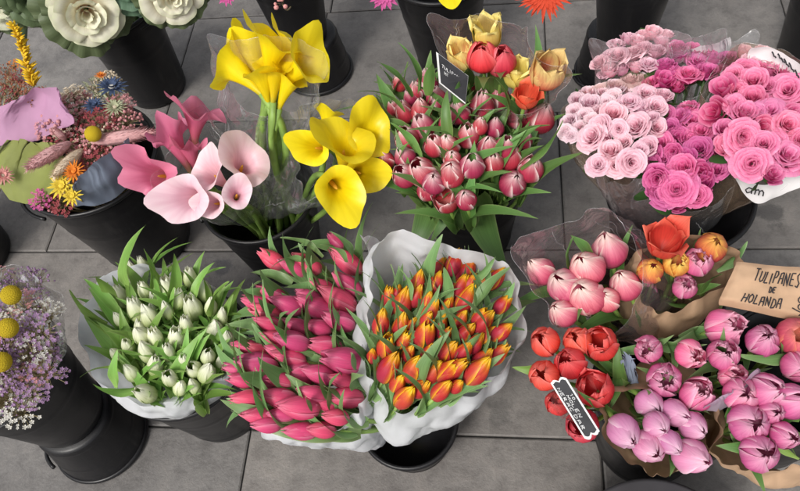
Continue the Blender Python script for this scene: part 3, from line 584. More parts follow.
# ------------------------------------------------------------------ roses
def rose_mesh(mat, seed, N=24, op=1.0):
    rg = random.Random(seed); g = MB()
    for k in range(N):
        t = k / (N - 1); ang = k * 2.399 + rg.uniform(-.2, .2)
        Rr = .10 + .90 * t ** .85; zt = .66 - .26 * t ** 1.5 + rg.uniform(-.04, .04); W = (1.5 - .65 * t) * rg.uniform(.9, 1.1); zb = -.25 - .25 * t
        cu = (.10 + .26 * t) * rg.uniform(.6, 1.3) * op; ph = rg.uniform(0, 6)
        def fn(u, v):
            q = u * 2 - 1; lip = max(0, (v - .66) / .34)
            r = Rr * (.30 + .70 * v ** .6) * (1 - .05 * q * q) * .86 + cu * lip ** 1.6 * .55 + .02 * math.sin(q * 5 + ph) * v
            z = zb + (zt - zb) * v - cu * .55 * lip ** 2.4 - .22 * v * abs(q) ** 2.6 + .02 * math.sin(q * 6 + ph) * lip
            f = ang + q * W * (.75 + .25 * v) * (1 - .25 * lip ** 2)
            return Vector((r * math.cos(f), r * math.sin(f), z))
        g.grid(fn, 6, 7)
    return g.mesh('bloom', mat)
ROSE = {k: [rose_mesh(M[k], 40 + i + len(k) * 9, N=(16, 24, 28, 26, 20, 12, 22, 30)[i], op=(.35, .7, .9, 1.15, .6, .2, .5, 1.0)[i]) for i in range(8)] for k in ('r_pale', 'r_blush', 'r_hot', 'r_pink')}
def sepal_mesh():
    g = MB()
    for k in range(5):
        a = k * math.tau / 5
        def fn(u, v):
            q = u * 2 - 1; r = .15 + .55 * v; w = .22 * math.sin(math.pi * min(1, .15 + .85 * v))
            return Vector((r * math.cos(a) - q * w * math.sin(a), r * math.sin(a) + q * w * math.cos(a), -.45 + .25 * v * v))
        g.grid(fn, 2, 4)
    return g.mesh('sepals', M['leaf_dark'])
SEP = sepal_mesh()
def rose_leaf():
    g = MB()
    def fn(u, v):
        q = u * 2 - 1; w = .33 * math.sin(math.pi * v) ** .8 + .002
        return Vector((q * w, -abs(q) * w * .2 + .1 * v * v, v))
    g.grid(fn, 4, 8); return g.mesh('leaf', M['leaf_dark'])
RLEAF = rose_leaf()
def roses(pts, z, k, conv, kind, r, label, group, per=6, blend=.5, special=None, ctr=None):
    cx = sum(p[0] for p in pts) / len(pts); cy = sum(p[1] for p in pts) / len(pts)
    if ctr: cx, cy = ctr
    c0 = at(cx, cy, z); rk = rank(pts, per)
    for i, p in enumerate(pts):
        q = at(p[0], p[1], z); C = at(p[0], p[1], z - k * (q - c0).length_squared + U(-.006, .006))
        ax = ((C - conv).normalized() + Vector((0, 0, blend)) + Vector((U(-1, 1), U(-1, 1), U(-1, 1))) * .42).normalized()
        s = r * (p[2] if len(p) > 2 else 1) * U(.82, 1.08)
        lab = (special or {}).get(i) or f'{label}, {place_words(rk[i])}'
        root = thing('rose', lab, 'rose', Matrix.Translation(conv), group)
        P1 = C - ax * s * .4
        stem_part(root, conv, P1, ax, .0025, 'stem_dark')
        part('bloom', random.choice(ROSE[kind]), root, aim(conv, C, ax, U(0, 6.28), s))
        part('sepals', SEP, root, aim(conv, C, ax, U(0, 6.28), s))
        a = U(0, 6.28); sd = ax.orthogonal().normalized(); sd.rotate(Matrix.Rotation(a, 3, ax))
        part('leaf', RLEAF, root, aim(conv, P1 - ax * .02, (ax * .6 + sd).normalized(), U(0, 6.28), U(.03, .045)))
rc = at(656, 222, .20)
RP = [(724,90,1.15),(753,83,1.05),(744,73,.9),(768,73,.9),(788,92,1.25),(752,100,1.1),(716,112,1.15),(744,115,1.15),(769,113,1.05),(738,92,.8),(792,116,.9),(800,102),(768,88,.8),(742,138,1.15),(761,128,.95),(787,127,1.15),(726,130,.85),(763,145,.95),(785,157,1.2),(752,164,1.05),(771,174,.95),(802,142,1.0),(803,162,.9),(735,105,.7),(757,112,.7),(776,141,.7),(734,76,.8),(756,70,.8),(784,74,.9),(796,80,.9),(728,146,.8),(740,152,.8),(808,125)]
roses(RP, .50, 1.5, at(752, 150, .26), 'r_pink', .027, 'warm pink rose in white printed paper', 'warm pink roses in white printed paper')
roses([(745,54,1.0),(757,60,1.1),(770,64,1.0),(750,64,.9),(764,54,.9)], .48, 1, rc + Vector((.06, .03, 0)), 'r_pale', .022, 'pale rose behind the warm pink ones', 'pale roses behind the warm pink ones', per=9)
RB = [(680,58,1.1),(665,67,1.1),(664,82,1.15),(688,77,1.2),(677,49),(697,63),(712,62,1.1),(727,62,1.1),(706,73),(720,72,.9),(672,75),(693,52,.9),(677,88,.9),(652,84,.8),(704,56,.9),(736,66,.9)]
roses(RB, .45, .8, rc + Vector((.0, .05, 0)), 'r_hot', .023, 'hot pink rose in the back bunch', 'hot pink roses in the back bunch', per=5)
RPb = [(645,37),(653,34),(661,42),(628,40,1.1),(616,46,.9),(608,58),(600,64,.9),(618,58,1.1),(633,55,1.1),(643,50),(655,53,1.1),(668,50),(610,72),(622,70,1.1),(636,68),(648,66,1.0),(604,76,.8),(637,42),(666,36,.8)]
roses(RPb, .45, 1.4, rc + Vector((-.03, .05, 0)), 'r_pale', .021, 'pale pink rose in the rear left bunch', 'pale pink roses in the rear left bunch', per=6)
RW = [(577,100),(590,104,1.1),(574,112),(602,93,1.1),(616,88,1.1),(630,82,1.1),(626,93),(584,116),(569,122,.9),(606,103),(566,132,.9),(596,112,.9),(613,98),(580,128,.9),(640,90),(588,94),(571,136,.8),(643,80,.9),(592,120,.8)]
roses(RW, .44, 1.2, at(624, 150, .27), 'r_blush', .0190, 'blush white rose in the far left bunch', 'blush white roses in the far left bunch', per=6)
RF = [(594,138,1.3),(637,128,1.55),(613,115,1.2),(619,129,1.0),(631,163,1.3),(611,152,1.1),(624,143,.9),(648,147,1.0),(601,126,1.0),(641,110,1.2),(656,108,1.1),(630,104,1.0),(656,128,1.0),(621,106,.9),(662,97,1.2),(599,165,1.0),(615,166,1.0),(646,95,1.0),(640,150,.9),(606,140,.9),(651,119,.9)]
roses(RF, .47, 1.3, at(646, 178, .27), 'r_pale', .0205, 'pale pink rose in the front left bunch', 'pale pink roses in the front left bunch', per=6)
RH_ = [(664,116,.9),(677,138,1.1),(692,123,1.1),(700,134,1.1),(661,145,1.1),(699,150,1.3),(719,156,1.35),(650,166),(663,161,1.1),(683,170,1.3),(701,173),(658,179,1.1),(704,184),(677,190,1.3),(697,197,1.2),(664,197,1.1),(717,171),(673,153),(686,158),(654,191,.9),(680,118),(651,155,.9),(711,142),(687,110,.9),(686,182),(671,176),(690,140),(726,146,.9),(671,128,.9),(712,128,.9),(677,204,.9)]
roses(RH_, .45, 1.8, at(690, 192, .25), 'r_hot', .0225, 'hot pink rose in the front bunch', 'hot pink roses in the front bunch', per=6)
# ------------------------------------------------------------------ callas
def spathe_mesh(mat, seed, flare=1.0, ruffle=0.0, tip=1.0, open_=1.0, tilt=.4):
    rg = random.Random(seed); ph = rg.uniform(0, 6); g = MB()
    def fn(u, v):
        a = (u - .5) * math.tau * 1.06         # 0 = back, where the tip is; the margins overlap in front
        back = .5 + .5 * math.cos(a)
        r = .06 + .10 * v + .27 * open_ * v ** 2.1
        lip = max(0, (v - .72) / .28)
        r += flare * .12 * lip ** 1.7
        zz = v * (1 + tilt * back * v + tip * .30 * max(0, math.cos(a)) ** 6 * v * v)
        zz -= flare * (.05 + .09 * (1 - back)) * lip ** 2
        r += tip * .13 * max(0, math.cos(a)) ** 8 * lip
        r *= 1 + .03 * math.sin(3 * a + ph) * v
        zz += ruffle * .09 * math.sin(5 * a + ph) * lip; r += ruffle * .06 * math.sin(4 * a + ph * 2) * lip
        r *= 1 + .10 * abs(u - .5) * 2 * v     # overlap spirals out
        return Vector((r * math.cos(a), r * math.sin(a) * .92, zz))
    g.grid(fn, 34, 18)
    return g.mesh('spathe', M[mat])
def spadix_mesh():
    g = MB(); g.tube([(0, 0, .12 + .6 * i / 8) for i in range(9)], [.035, .05, .055, .055, .052, .048, .042, .032, .01], 8); return g.mesh('spadix', M['spadix'])
SPX = spadix_mesh()
SPA = {k: [spathe_mesh(k, 60 + i, *v) for i, v in enumerate(vs)] for k, vs in dict(c_yellow=[(1.1, .45, .8, 1.0, .3), (1.4, .6, .9, 1.1, .35), (.9, .4, .7, .9, .25), (1.3, .7, .8, 1.15, .3)], c_pink=[(1.2, 1.6, .8, 1.0, .4), (1.0, 2.0, .7, .85, .35), (1.4, 1.6, .9, 1.1, .35)], c_pale=[(1.2, .6, .7, 1.1, .35), (1.0, .4, .6, 1.0, .3), (1.5, .6, .8, 1.15, .35)]).items()}
def calla(label, base, C, ax, kind, L, var, roll, group, r=.0052, mat='stem'):
    ax = ax.normalized(); L *= .76; P1 = C - ax * L * .74
    root = thing('calla_lily', label, 'calla lily', Matrix.Translation(base), group)
    stem_part(root, base, P1, ax, r, mat, 12)
    s = part('spathe', SPA[kind][var], root, aim(base, P1 - ax * L * .04, ax, roll, L))
    part('spadix', SPX, s)
    return root
c3 = up(b3, .06)
def dirpx(a, b): return (at(*b) - at(*a))
# (centre px, z, direction the bloom opens: from px,z to px,z, length, variant, roll, label)
YU = [((238, 62, .52), (262, 100, .50), (210, 44, .56), .105, 1, 2.6, 'upright yellow calla pointing left with a long curled tip'),
      ((272, 42, .56), (268, 90, .50), (278, 22, .60), .105, 3, 1.0, 'upright yellow calla at the back, highest of the upright ones'),
      ((303, 58, .54), (282, 92, .50), (325, 46, .57), .105, 0, 0.0, 'upright yellow calla pointing right with its tip over the black bucket'),
      ((263, 74, .52), (268, 102, .48), (256, 56, .56), .085, 2, 1.9, 'narrow upright yellow calla in the front of the upright ones'),
      ((254, 56, .51), (266, 100, .48), (240, 34, .55), .095, 1, 1.4, 'upright yellow calla tucked behind the left curled one'),
      ((290, 46, .53), (278, 92, .49), (300, 28, .57), .095, 3, .9, 'upright yellow calla tucked behind the one with its tip over the bucket'),
      ((276, 66, .53), (272, 104, .49), (278, 44, .57), .090, 0, 4.6, 'upright yellow calla in the very middle of the upright ones'),
      ((287, 76, .51), (280, 104, .48), (296, 52, .55), .085, 2, .4, 'small upright yellow calla between the front and right ones')]
for i, (c, a, b, L, v, ro, lb) in enumerate(YU):
    calla(lb, c3 + Vector((-.045 + .013 * i, .02 + .012 * (i % 3), 0)), at(c[0], c[1] + 7, c[2]), dirpx(a, b), 'c_yellow', L, v, ro, 'upright yellow callas', .0062)
# extra stems of the upright bunch, each a calla behind the others
YR = [((328, 118, .43), (324, 150, .40), (328, 96, .48), .075, 2, 1.5, 'small rounded yellow calla at the top of the right-hand yellow bunch'),
      ((314, 148, .42), (328, 150, .38), (296, 147, .46), .080, 0, 3.1, 'yellow calla at left of the right-hand yellow bunch, seen from outside'),
      ((344, 148, .46), (342, 176, .36), (346, 118, .50), .110, 1, 1.4, 'large yellow calla at the middle of the right-hand yellow bunch'),
      ((366, 134, .44), (352, 150, .38), (382, 116, .50), .095, 3, .8, 'yellow calla at upper right touching the white-edged pink tulips'),
      ((338, 190, .45), (322, 172, .41), (356, 210, .50), .100, 0, 4.6, 'lowest yellow calla, opening downward over the paving'),
      ((362, 174, .41), (348, 168, .37), (384, 180, .44), .090, 2, 5.8, 'yellow calla at lower right beside the white-edged pink tulips')]
for i, (c, a, b, L, v, ro, lb) in enumerate(YR):
    calla(lb, c3 + Vector((.02, .0 + .008 * i, 0)), at(*c), dirpx(a, b), 'c_yellow', L * .96, v, ro, 'leaning yellow callas')
PD = [((148, 176, .40), (172, 172, .36), (134, 170, .44), .105, 0, 2.6, 'deep pink calla at lower left of the deep pink ones, mouth open'),
      ((166, 142, .42), (184, 176, .36), (152, 118, .46), .105, 1, 1.8, 'tall ruffled deep pink calla in the middle of the deep pink ones'),
      ((187, 118, .44), (188, 158, .38), (188, 96, .49), .100, 2, 1.4, 'deep pink calla rising highest of the deep pink ones'),
      ((182, 152, .40), (190, 178, .36), (176, 138, .44), .080, 1, 1.2, 'small salmon pink calla folded below the highest deep pink one')]
for i, (c, a, b, L, v, ro, lb) in enumerate(PD):
    calla(lb, c3 + Vector((-.02, -.01 + .01 * i, 0)), at(c[0] + 8, c[1], c[2]), dirpx(a, b), 'c_pink', L * 1.0, v, ro, 'deep pink callas')
PP = [((182, 198, .42), (214, 192, .38), (166, 200, .46), .095, 0, 3.6, 'pale pink calla at far left of the pale ones, wide and drooping'),
      ((206, 174, .43), (226, 192, .38), (194, 164, .47), .085, 1, 2.4, 'pale pink calla in the middle, overlapping the drooping one'),
      ((236, 164, .43), (226, 190, .38), (240, 148, .50), .090, 2, 1.2, 'whitest pale pink calla on top with a broad flat mouth'),
      ((230, 194, .42), (228, 206, .36), (232, 186, .47), .062, 1, .6, 'small round pale pink calla below the whitest one'),
      ((206, 204, .41), (226, 204, .37), (196, 206, .43), .060, 1, 3.4, 'small folded pale pink calla beside the small round one')]
for i, (c, a, b, L, v, ro, lb) in enumerate(PP):
    calla(lb, c3 + Vector((-.01, -.03 + .008 * i, 0)), at(c[0] + 7, c[1], c[2]), dirpx(a, b), 'c_pale', L * 1.0, v, ro, 'pale pink callas')
# ------------------------------------------------------------------ wraps
def catmull(P, n, closed=True):
    k = len(P); out = []
    seg = k if closed else k - 1
    for i in range(n + (0 if closed else 1)):
        t = i / n * seg; j = min(int(t), seg - 1); f = t - j
        g_ = (lambda q: P[q % k]) if closed else (lambda q: P[max(0, min(k - 1, q))])
        a, b, c, d = g_(j - 1), g_(j), g_(j + 1), g_(j + 2)
        out.append(.5 * (2 * b + (c - a) * f + (2 * a - 5 * b + 4 * c - d) * f * f + (3 * b - a - 3 * c + d) * f ** 3))
    return out
def wrap(name, label, cat, top, bc, br, mat, closed=True, bulge=.01, crumple=.005, nu=180, nv=20, pleat=.006, seed=0, bdrop=0, group=None, bsq=None, parent=None, extra=None, pl_n=9):
    """a sheet standing between a traced top edge and a ring (bc, br) in or on the bucket"""
    T = catmull([at(*p) for p in top], nu, closed); c = sum(T, Vector()) / len(T)
    g = MB(); org = Vector(bc); o3 = Vector((seed * 3.1, seed * 1.7, seed))
    if bsq: B = catmull([at(*p) for p in bsq], nu, closed)
    def fn(u, v):
        i = int(round(u * nu)) % len(T) if closed else min(int(round(u * nu)), len(T) - 1)
        t = T[i]
        d = (t - c); d = Vector((d.x, d.y, 0)); d = d.normalized() if d.length > 1e-6 else Vector((1, 0, 0))
        b = B[i] if bsq else bc + d * br + Vector((0, 0, bdrop * math.sin(u * 9)))
        p = b.lerp(t, v) + d * bulge * math.sin(math.pi * v)
        p += d * pleat * v * math.sin(u * math.tau * pl_n + 2.2 * math.sin(u * 17 + seed)) * (.4 + .6 * noise.noise(Vector((u * 8, seed, 0))) ** 2 * 3)
        p += d * (abs(noise.noise((p + o3) * 17)) - .2) * crumple * 2.2 * (.4 + v)
        p += noise.noise_vector((p + o3) * 26) * crumple * (.3 + v) + noise.noise_vector((p + o3) * 70) * crumple * .4
        return p - org
    g.grid(fn, nu, nv, wrap=closed)
    me = g.mesh(name, M[mat])
    if parent is not None: return part(name, me, parent, Matrix.Translation(org - parent.matrix_basis.translation))
    o = put(name, me, Matrix.Translation(org)); tag(o, label, cat, group)
    if mat.startswith('film') and nv > 10:
        g2 = MB(); rg = random.Random(seed)
        g2.tube([fn(i / nu, 1.0) for i in range(nu + 1)], [.0001 + .00055 * max(0, noise.noise(Vector((i * .09, seed, 0)))) for i in range(nu + 1)], 5)
        part('edge_glint', g2.mesh('edge_glint', M['film_glint']), o)  # edge highlight of the film, put in as a thin whitish tube
        for k in range(18 if crumple >= .01 else 8):
            g2 = MB(); u0 = rg.random(); v0 = rg.uniform(.0, .5); v1 = rg.uniform(.7, 1.0); du = rg.uniform(-.06, .06)
            if not closed: u0 = .1 + .8 * u0
            g2.tube([fn(min(1, max(0, u0 + du * j / 14)) if not closed else (u0 + du * j / 14) % 1.0, v0 + (v1 - v0) * j / 14) for j in range(15)], [.0003 + .0007 * math.sin(math.pi * j / 14) for j in range(15)], 4)
            part('fold', g2.mesh('fold', M['film_glint']), o)  # highlights along creases, put in as thin whitish tubes
    return o
PG = 'white paper wraps round tulips'
def inb(b, z): return Vector((b.x, b.y, z))
wrap('paper_wrap', 'white paper collar round the white tulips', 'paper wrap', [(105,274,.34),(88,299,.34),(79,328,.335),(84,354,.33),(100,382,.32),(124,398,.315),(152,402,.315),(180,396,.315),(206,385,.315),(228,366,.315),(232,335,.31),(218,296,.315),(180,268,.33),(140,266,.335)], inb(b10, .285) + Vector((0, .01, 0)), .080, 'tissue', bulge=.002, pleat=.004, seed=1, group=PG)
wc = bpy.data.objects['paper_wrap']
wrap('paper_skirt', None, None, [(105.5,274,.339),(88.5,299,.339),(79.5,328,.334),(84.5,354,.329),(100,382,.319),(124,398,.314),(152,402,.314),(180,396,.314),(206,385,.314),(228,366,.314),(232,335,.309),(218,296,.314),(180,268,.329),(140,266,.334)], inb(b10, .235), .108, 'tissue', bulge=.012, pleat=.004, seed=1, parent=wc)
wrap('paper_wrap', 'tall white paper cone round the red and yellow tulips', 'paper wrap', [(366,315,.45),(370,275,.47),(374,243,.48),(400,235,.48),(430,240,.48),(458,247,.48),(490,257,.47),(511,264,.46),(517,290,.45),(522,322,.43),(519,346,.42),(503,367,.41),(480,385,.40),(455,397,.395),(428,407,.39),(403,410,.39),(383,398,.40),(372,365,.42)], at(405, 404, .13), .042, 'tissue', bulge=.034, pleat=.005, seed=2, group=PG, nv=22, crumple=.007)
wrap('paper_wrap', 'crumpled white paper behind the deep pink tulips on their right', 'paper wrap', [(357,238,.43),(366,262,.425),(365,300,.42),(366,340,.41),(365,378,.40),(358,408,.39),(338,424,.375),(312,433,.36),(286,435,.35),(262,430,.345)], inb(b11, .1), .05, 'tissue', closed=False, bulge=.014, seed=3, group=PG, nv=22, crumple=.008,
     bsq=[(384,250,.36),(390,290,.32),(392,330,.26),(392,372,.18),(390,420,.10),(384,444,.09),(372,448,.12),(346,446,.18),(314,442,.27),(282,438,.33)])
wrap('clear_sleeve', 'clear conical film sleeve round the blush tulips', 'plastic sleeve', [(511,248,.49),(532,236,.50),(553,226,.51),(575,216,.515),(598,208,.515),(612,209,.51),(622,224,.50),(632,240,.49),(641,254,.48),(643,278,.46),(638,300,.44),(626,322,.42),(604,330,.41),(580,326,.41),(556,320,.42),(540,302,.44),(526,276,.46)], inb(b17, .20), .05, 'film_pink', bulge=.018, seed=4, crumple=.006, pleat=.004)
KG = 'brown paper wraps round tulips'
wrap('kraft_wrap', 'brown paper cone round the coral and pink mixed tulips', 'paper wrap', [(641,262,.41),(652,246,.43),(676,238,.44),(708,236,.44),(732,246,.43),(739,264,.43),(722,284,.42),(700,302,.41),(676,313,.395),(656,312,.385),(644,296,.39)], inb(b17, .18), .05, 'kraft', bulge=.02, seed=5, group=KG)
wrap('kraft_wrap', 'brown paper point round the closed mauve tulips', 'paper wrap', [(603,414,.42),(612,400,.43),(634,393,.43),(672,391,.42),(706,400,.42),(718,424,.42),(716,448,.41),(690,468,.395),(662,476,.385),(640,464,.39),(620,450,.40),(606,432,.41)], inb(b13, .25), .06, 'kraft', bulge=.012, seed=6, group=KG)
wrap('kraft_wrap', 'brown paper round the pink tulips at the right picture edge', 'paper wrap', [(706,420,.42),(708,440,.41),(716,458,.40),(738,468,.39),(764,471,.385),(792,468,.385),(826,458,.39),(850,420,.41),(850,370,.43),(820,330,.42)], at(790, 430, .22), .07, 'kraft', closed=False, bulge=.02, seed=7, group=KG)
wrap('tissue_sheet', 'lilac tissue edge between the double pink and right pink tulips', 'tissue paper', [(706,406,.45),(722,396,.465),(738,386,.47),(757,371,.47)], at(740, 420, .36), .03, 'lilac_tissue', closed=False, bulge=.0, seed=8, nu=40, nv=8, bsq=[(704,412,.42),(726,408,.41),(744,396,.41),(764,378,.42)])
wrap('tissue_sheet', 'folded blue grey tissue between the red and double pink tulips', 'tissue paper', [(620,362,.42),(626,354,.43),(634,360,.43),(639,374,.42)], at(630, 385, .36), .02, 'bluegrey_paper', closed=False, bulge=.0, seed=9, nu=30, nv=8, bsq=[(622,378,.39),(628,384,.39),(634,386,.39),(639,386,.39)])
# rose wraps
RG = 'film wraps round the roses'
wrap('film_wrap', 'clear film round the front hot pink roses', 'plastic film', [(640,180,.37),(640,150,.41),(658,118,.44),(690,104,.45),(722,122,.44),(736,150,.42),(735,178,.39),(722,198,.37),(694,212,.35),(664,207,.35),(648,196,.36)], inb(b9, .23), .07, 'film', bulge=.01, seed=10, group=RG, crumple=.004)
wrap('film_wrap', 'lilac tinted film round the front pale pink roses', 'plastic film', [(588,148,.40),(590,122,.43),(612,102,.45),(648,90,.46),(670,94,.45),(668,122,.43),(655,152,.40),(636,178,.37),(612,182,.36),(594,172,.37)], inb(b9, .23) + Vector((-.03, 0, 0)), .06, 'film_pink', bulge=.012, seed=11, group=RG, crumple=.004)
wrap('film_wrap', 'amber edged film round the blush white roses', 'plastic film', [(560,134,.40),(562,112,.43),(578,94,.44),(606,82,.46),(640,72,.47),(650,84,.46),(636,98,.44),(606,116,.43),(588,138,.40),(570,146,.39)], inb(b9, .23) + Vector((-.04, .02, 0)), .05, 'film_kraft', bulge=.01, seed=12, group=RG, crumple=.004)
wrap('film_wrap', 'clear pointed film standing behind the rear pale pink roses', 'plastic film', [(604,84,.42),(596,60,.46),(590,40,.50),(612,42,.50),(640,34,.50),(672,32,.50),(690,38,.49),(684,70,.45),(664,92,.43),(634,90,.42)], inb(b9, .23) + Vector((-.02, .04, 0)), .05, 'film_pink', bulge=.01, seed=13, group=RG, crumple=.004)
wrap('film_wrap', 'crinkled clear film peaks behind the rear hot pink roses', 'plastic film', [(660,70,.45),(676,42,.49),(702,36,.50),(722,28,.53),(735,40,.51),(752,30,.53),(762,50,.50),(748,76,.46),(716,90,.44),(684,94,.43)], inb(b9, .23) + Vector((.0, .05, 0)), .05, 'film', bulge=.01, seed=14, group=RG, crumple=.008)
pw = wrap('printed_wrap', 'white printed paper with brown edge round the warm pink roses', 'paper wrap', [(706,112,.45),(716,130,.44),(730,152,.43),(742,174,.415),(757,190,.40),(776,187,.41),(804,174,.43),(836,150,.46),(845,100,.49),(812,66,.51),(786,52,.51),(768,46,.51),(742,46,.51),(716,68,.50),(704,92,.47)], inb(b9, .26) + Vector((.04, .01, 0)), .05, 'film_kraft', bulge=.004, seed=15, crumple=.003)
wrap('white_flap', None, None, [(724,150,.436),(732,154,.432),(744,172,.424),(758,184,.416),(776,183,.418),(800,172,.43),(836,150,.46)], Vector(pw.matrix_basis.translation), 0, 'print', closed=False, bulge=.004, seed=31, nu=60, nv=8, crumple=.003, pleat=0, bsq=[(732,164,.424),(736,178,.415),(746,196,.40),(759,204,.395),(778,197,.40),(804,185,.42),(840,160,.45)], parent=pw)
wrap('white_back', None, None, [(752,47,.515),(768,47,.515),(784,54,.515),(806,72,.51),(835,104,.50),(850,130,.48)], Vector(pw.matrix_basis.translation), 0, 'print', closed=False, bulge=.004, seed=32, nu=60, nv=8, crumple=.003, pleat=0, bsq=[(748,60,.49),(762,62,.49),(778,70,.49),(796,88,.48),(820,114,.47),(830,140,.46)], parent=pw)
wrap('brown_edge', None, None, [(703,110,.4505),(714,132,.44),(729,153,.43),(735,162,.425)], Vector(pw.matrix_basis.translation), .0, 'kraft', closed=False, bulge=0, seed=16, nu=30, nv=4, crumple=.001, pleat=0, bsq=[(708,109,.452),(719,129,.442),(733,150,.432),(738,160,.426)], parent=pw)
wrap('paper_wrap', 'white paper corner between the film peaks and the rear hot pink roses', 'paper wrap', [(683,50,.46),(700,45,.47),(716,43,.47),(730,36,.47)], at(700, 80, .40), .0, 'print', closed=False, bulge=0, seed=17, nu=40, nv=8, bsq=[(684,66,.42),(700,66,.42),(716,62,.42),(728,56,.42)])
# parrot film and calla film
wrap('film_wrap', 'clear pointed film round the red and yellow flamed tulips', 'plastic film', [(462,104,.45),(446,62,.49),(428,14,.55),(452,20,.55),(486,16,.56),(520,26,.56),(528,30,.56),(536,58,.53),(560,66,.53),(571,66,.53),(560,92,.50),(538,112,.47),(508,112,.45)], up(b8, .30) + Vector((.04, .11, 0)), .035, 'film_pink', bulge=.008, seed=18, crumple=.004)
wrap('film_wrap', 'tall clear film round the stems of the upright yellow callas', 'plastic film', [(232,92,.48),(222,60,.53),(206,34,.58),(240,40,.58),(284,36,.58),(318,50,.57),(322,66,.55),(312,96,.48),(290,112,.46),(256,110,.46)], up(b3, .22), .05, 'film', bulge=.006, seed=19, crumple=.006, pleat=.008)
wrap('film_wrap', 'clear film with a folded edge beside the deep pink callas', 'plastic film', [(150,190,.40),(176,140,.42),(198,104,.46),(212,124,.45),(222,144,.43),(240,150,.42),(244,180,.40),(222,212,.37),(190,214,.38)], up(b3, .22) + Vector((-.02, -.01, 0)), .05, 'film', bulge=.006, seed=20, crumple=.006)
wrap('film_wrap', 'clear film tucked under the leaning yellow callas', 'plastic film', [(300,160,.40),(306,122,.43),(330,100,.45),(360,104,.45),(366,150,.41),(352,186,.38),(318,206,.36),(300,190,.37)], up(b3, .22) + Vector((.02, .01, 0)), .05, 'film', bulge=.006, seed=21, crumple=.006)
# ------------------------------------------------------------------ writing
GL = {'T': [[(0, 1), (1, 1)], [(.5, 1), (.45, 0)]], 'U': [[(0, 1), (.05, .2), (.4, 0), (.8, .15), (.9, 1)]], 'L': [[(.15, 1), (.05, 0), (.85, .05)]], 'I': [[(.45, 1), (.4, 0)]], 'P': [[(.1, 0), (.15, 1), (.7, 1), (.85, .75), (.6, .5), (.15, .45)]],
      'A': [[(0, 0), (.2, .9), (.8, 1), (.85, 0)], [(.1, .45), (.85, .45)]], 'N': [[(.05, 0), (.1, 1), (.8, 0), (.9, 1)]], 'E': [[(.85, 1), (.1, 1), (.05, 0), (.85, 0)], [(.08, .52), (.7, .52)]], 'S': [[(.9, .95), (.5, 1), (.15, .8), (.4, .52), (.8, .3), (.5, 0), (.05, .1)]],
      'D': [[(.05, 0), (.1, 1), (.6, .9), (.9, .5), (.65, .08), (.05, 0)]], 'H': [[(.05, 0), (.1, 1)], [(.85, 0), (.9, 1)], [(.08, .5), (.88, .5)]], 'O': [[(.5, 1), (.1, .75), (.1, .25), (.5, 0), (.88, .25), (.88, .75), (.5, 1)]], 'M': [[(0, 0), (.1, 1), (.5, .3), (.9, 1), (1, 0)]], 'R': [[(.1, 0), (.12, 1), (.7, 1), (.8, .7), (.15, .5), (.85, 0)]], 'C': [[(.9, .85), (.5, 1), (.1, .6), (.2, .15), (.6, 0), (.9, .15)]],
      'a': [[(.8, .55), (.4, .62), (.1, .3), (.35, 0), (.75, .2), (.8, .6), (.82, 0)]], 'm': [[(.05, 0), (.05, .6)], [(.05, .45), (.3, .62), (.48, .45), (.48, 0)], [(.48, .45), (.75, .62), (.95, .4), (.98, 0)]], '1': [[(.2, .8), (.5, 1), (.5, 0)]], '0': [[(.5, 1), (.15, .7), (.15, .3), (.5, 0), (.85, .3), (.85, .7), (.5, 1)]], '5': [[(.85, 1), (.2, 1), (.15, .55), (.6, .6), (.85, .3), (.5, 0), (.1, .1)]], '.': [[(.4, 0), (.5, .06)]]}
def write(g, surf, text, x, y, w, h, slant=0.0, rad=.0009, gap=.25):
    adv = [.45 if c in 'I1.' else 1.0 for c in text]; cw = w / (sum(adv) + gap * (len(text) - 1)); xo = x
    rj = random.Random(len(text) * 7 + int(x * 100))
    for i, ch in enumerate(text):
        jy, js, jk = rj.uniform(-.09, .09) * h, rj.uniform(.88, 1.12), rj.uniform(-.12, .12)
        if h > 1: jy, js, jk = 0, 1, 0
        if i: xo += (adv[i - 1] + gap) * cw
        for st in GL.get(ch, []):
            pts = []
            for (a, b), (c, d) in zip(st, st[1:]):
                for k in range(4): pts.append((a + (c - a) * k / 4, b + (d - b) * k / 4))
            pts.append(st[-1])
            g.tube([surf(xo + (a - (.27 if ch in 'I1.' else 0) + (slant + jk) * b) * cw, y + jy + b * h * js) for a, b in pts], rad, 5)
# handwritten brown sheet
sc4 = [at(738, 261, .475), at(845, 270, .475), at(842, 328, .455), at(718, 303, .455)]      # top left, top right, bottom right, bottom left
so = sc4[3].copy(); snr = (sc4[1] - sc4[0]).cross(sc4[0] - sc4[3]).normalized()
def sheet(u, v, off=0.0):
    p = sc4[3].lerp(sc4[2], u).lerp(sc4[0].lerp(sc4[1], u), v)
    p += snr * (.004 * math.sin(u * 7 + v * 2) + .0035 * noise.noise(Vector((u * 6, v * 4, 3))) - .012 * max(0, .12 - v) / .12 - .006 * max(0, v - .9) / .1)
    e = 1 - min(1, min(u, .4) / .04); p += snr * (-.004 * e)
    return p + snr * off - so
cr = lambda u, v: (u + (.03 * (1 - min(1, v / .14)) ** 2 if u < .3 else 0) * (1 - u), v)
g = MB(); g.grid(lambda u, v: sheet(*cr(u, v)), 48, 24); g.grid(lambda u, v: sheet(*cr(1 - u, v), -.0025), 48, 24)
sg = thing('handwritten_sign', 'creased brown paper sheet handwritten TULIPANES DE HOLANDA in black', 'sign', Matrix.Translation(so))
part('sheet', g.mesh('sheet', M['kraft']), sg)
g = MB(); sf = lambda u, v: sheet(u, v, .0012)
write(g, sf, 'TULIPANES', .20, .60, .42, .25, .15); write(g, sf, 'DE', .37, .41, .055, .12, .1); write(g, sf, 'HOLANDA', .165, .12, .34, .19, .12)
part('lettering', g.mesh('lettering', M['ink']), sg)
g = MB()
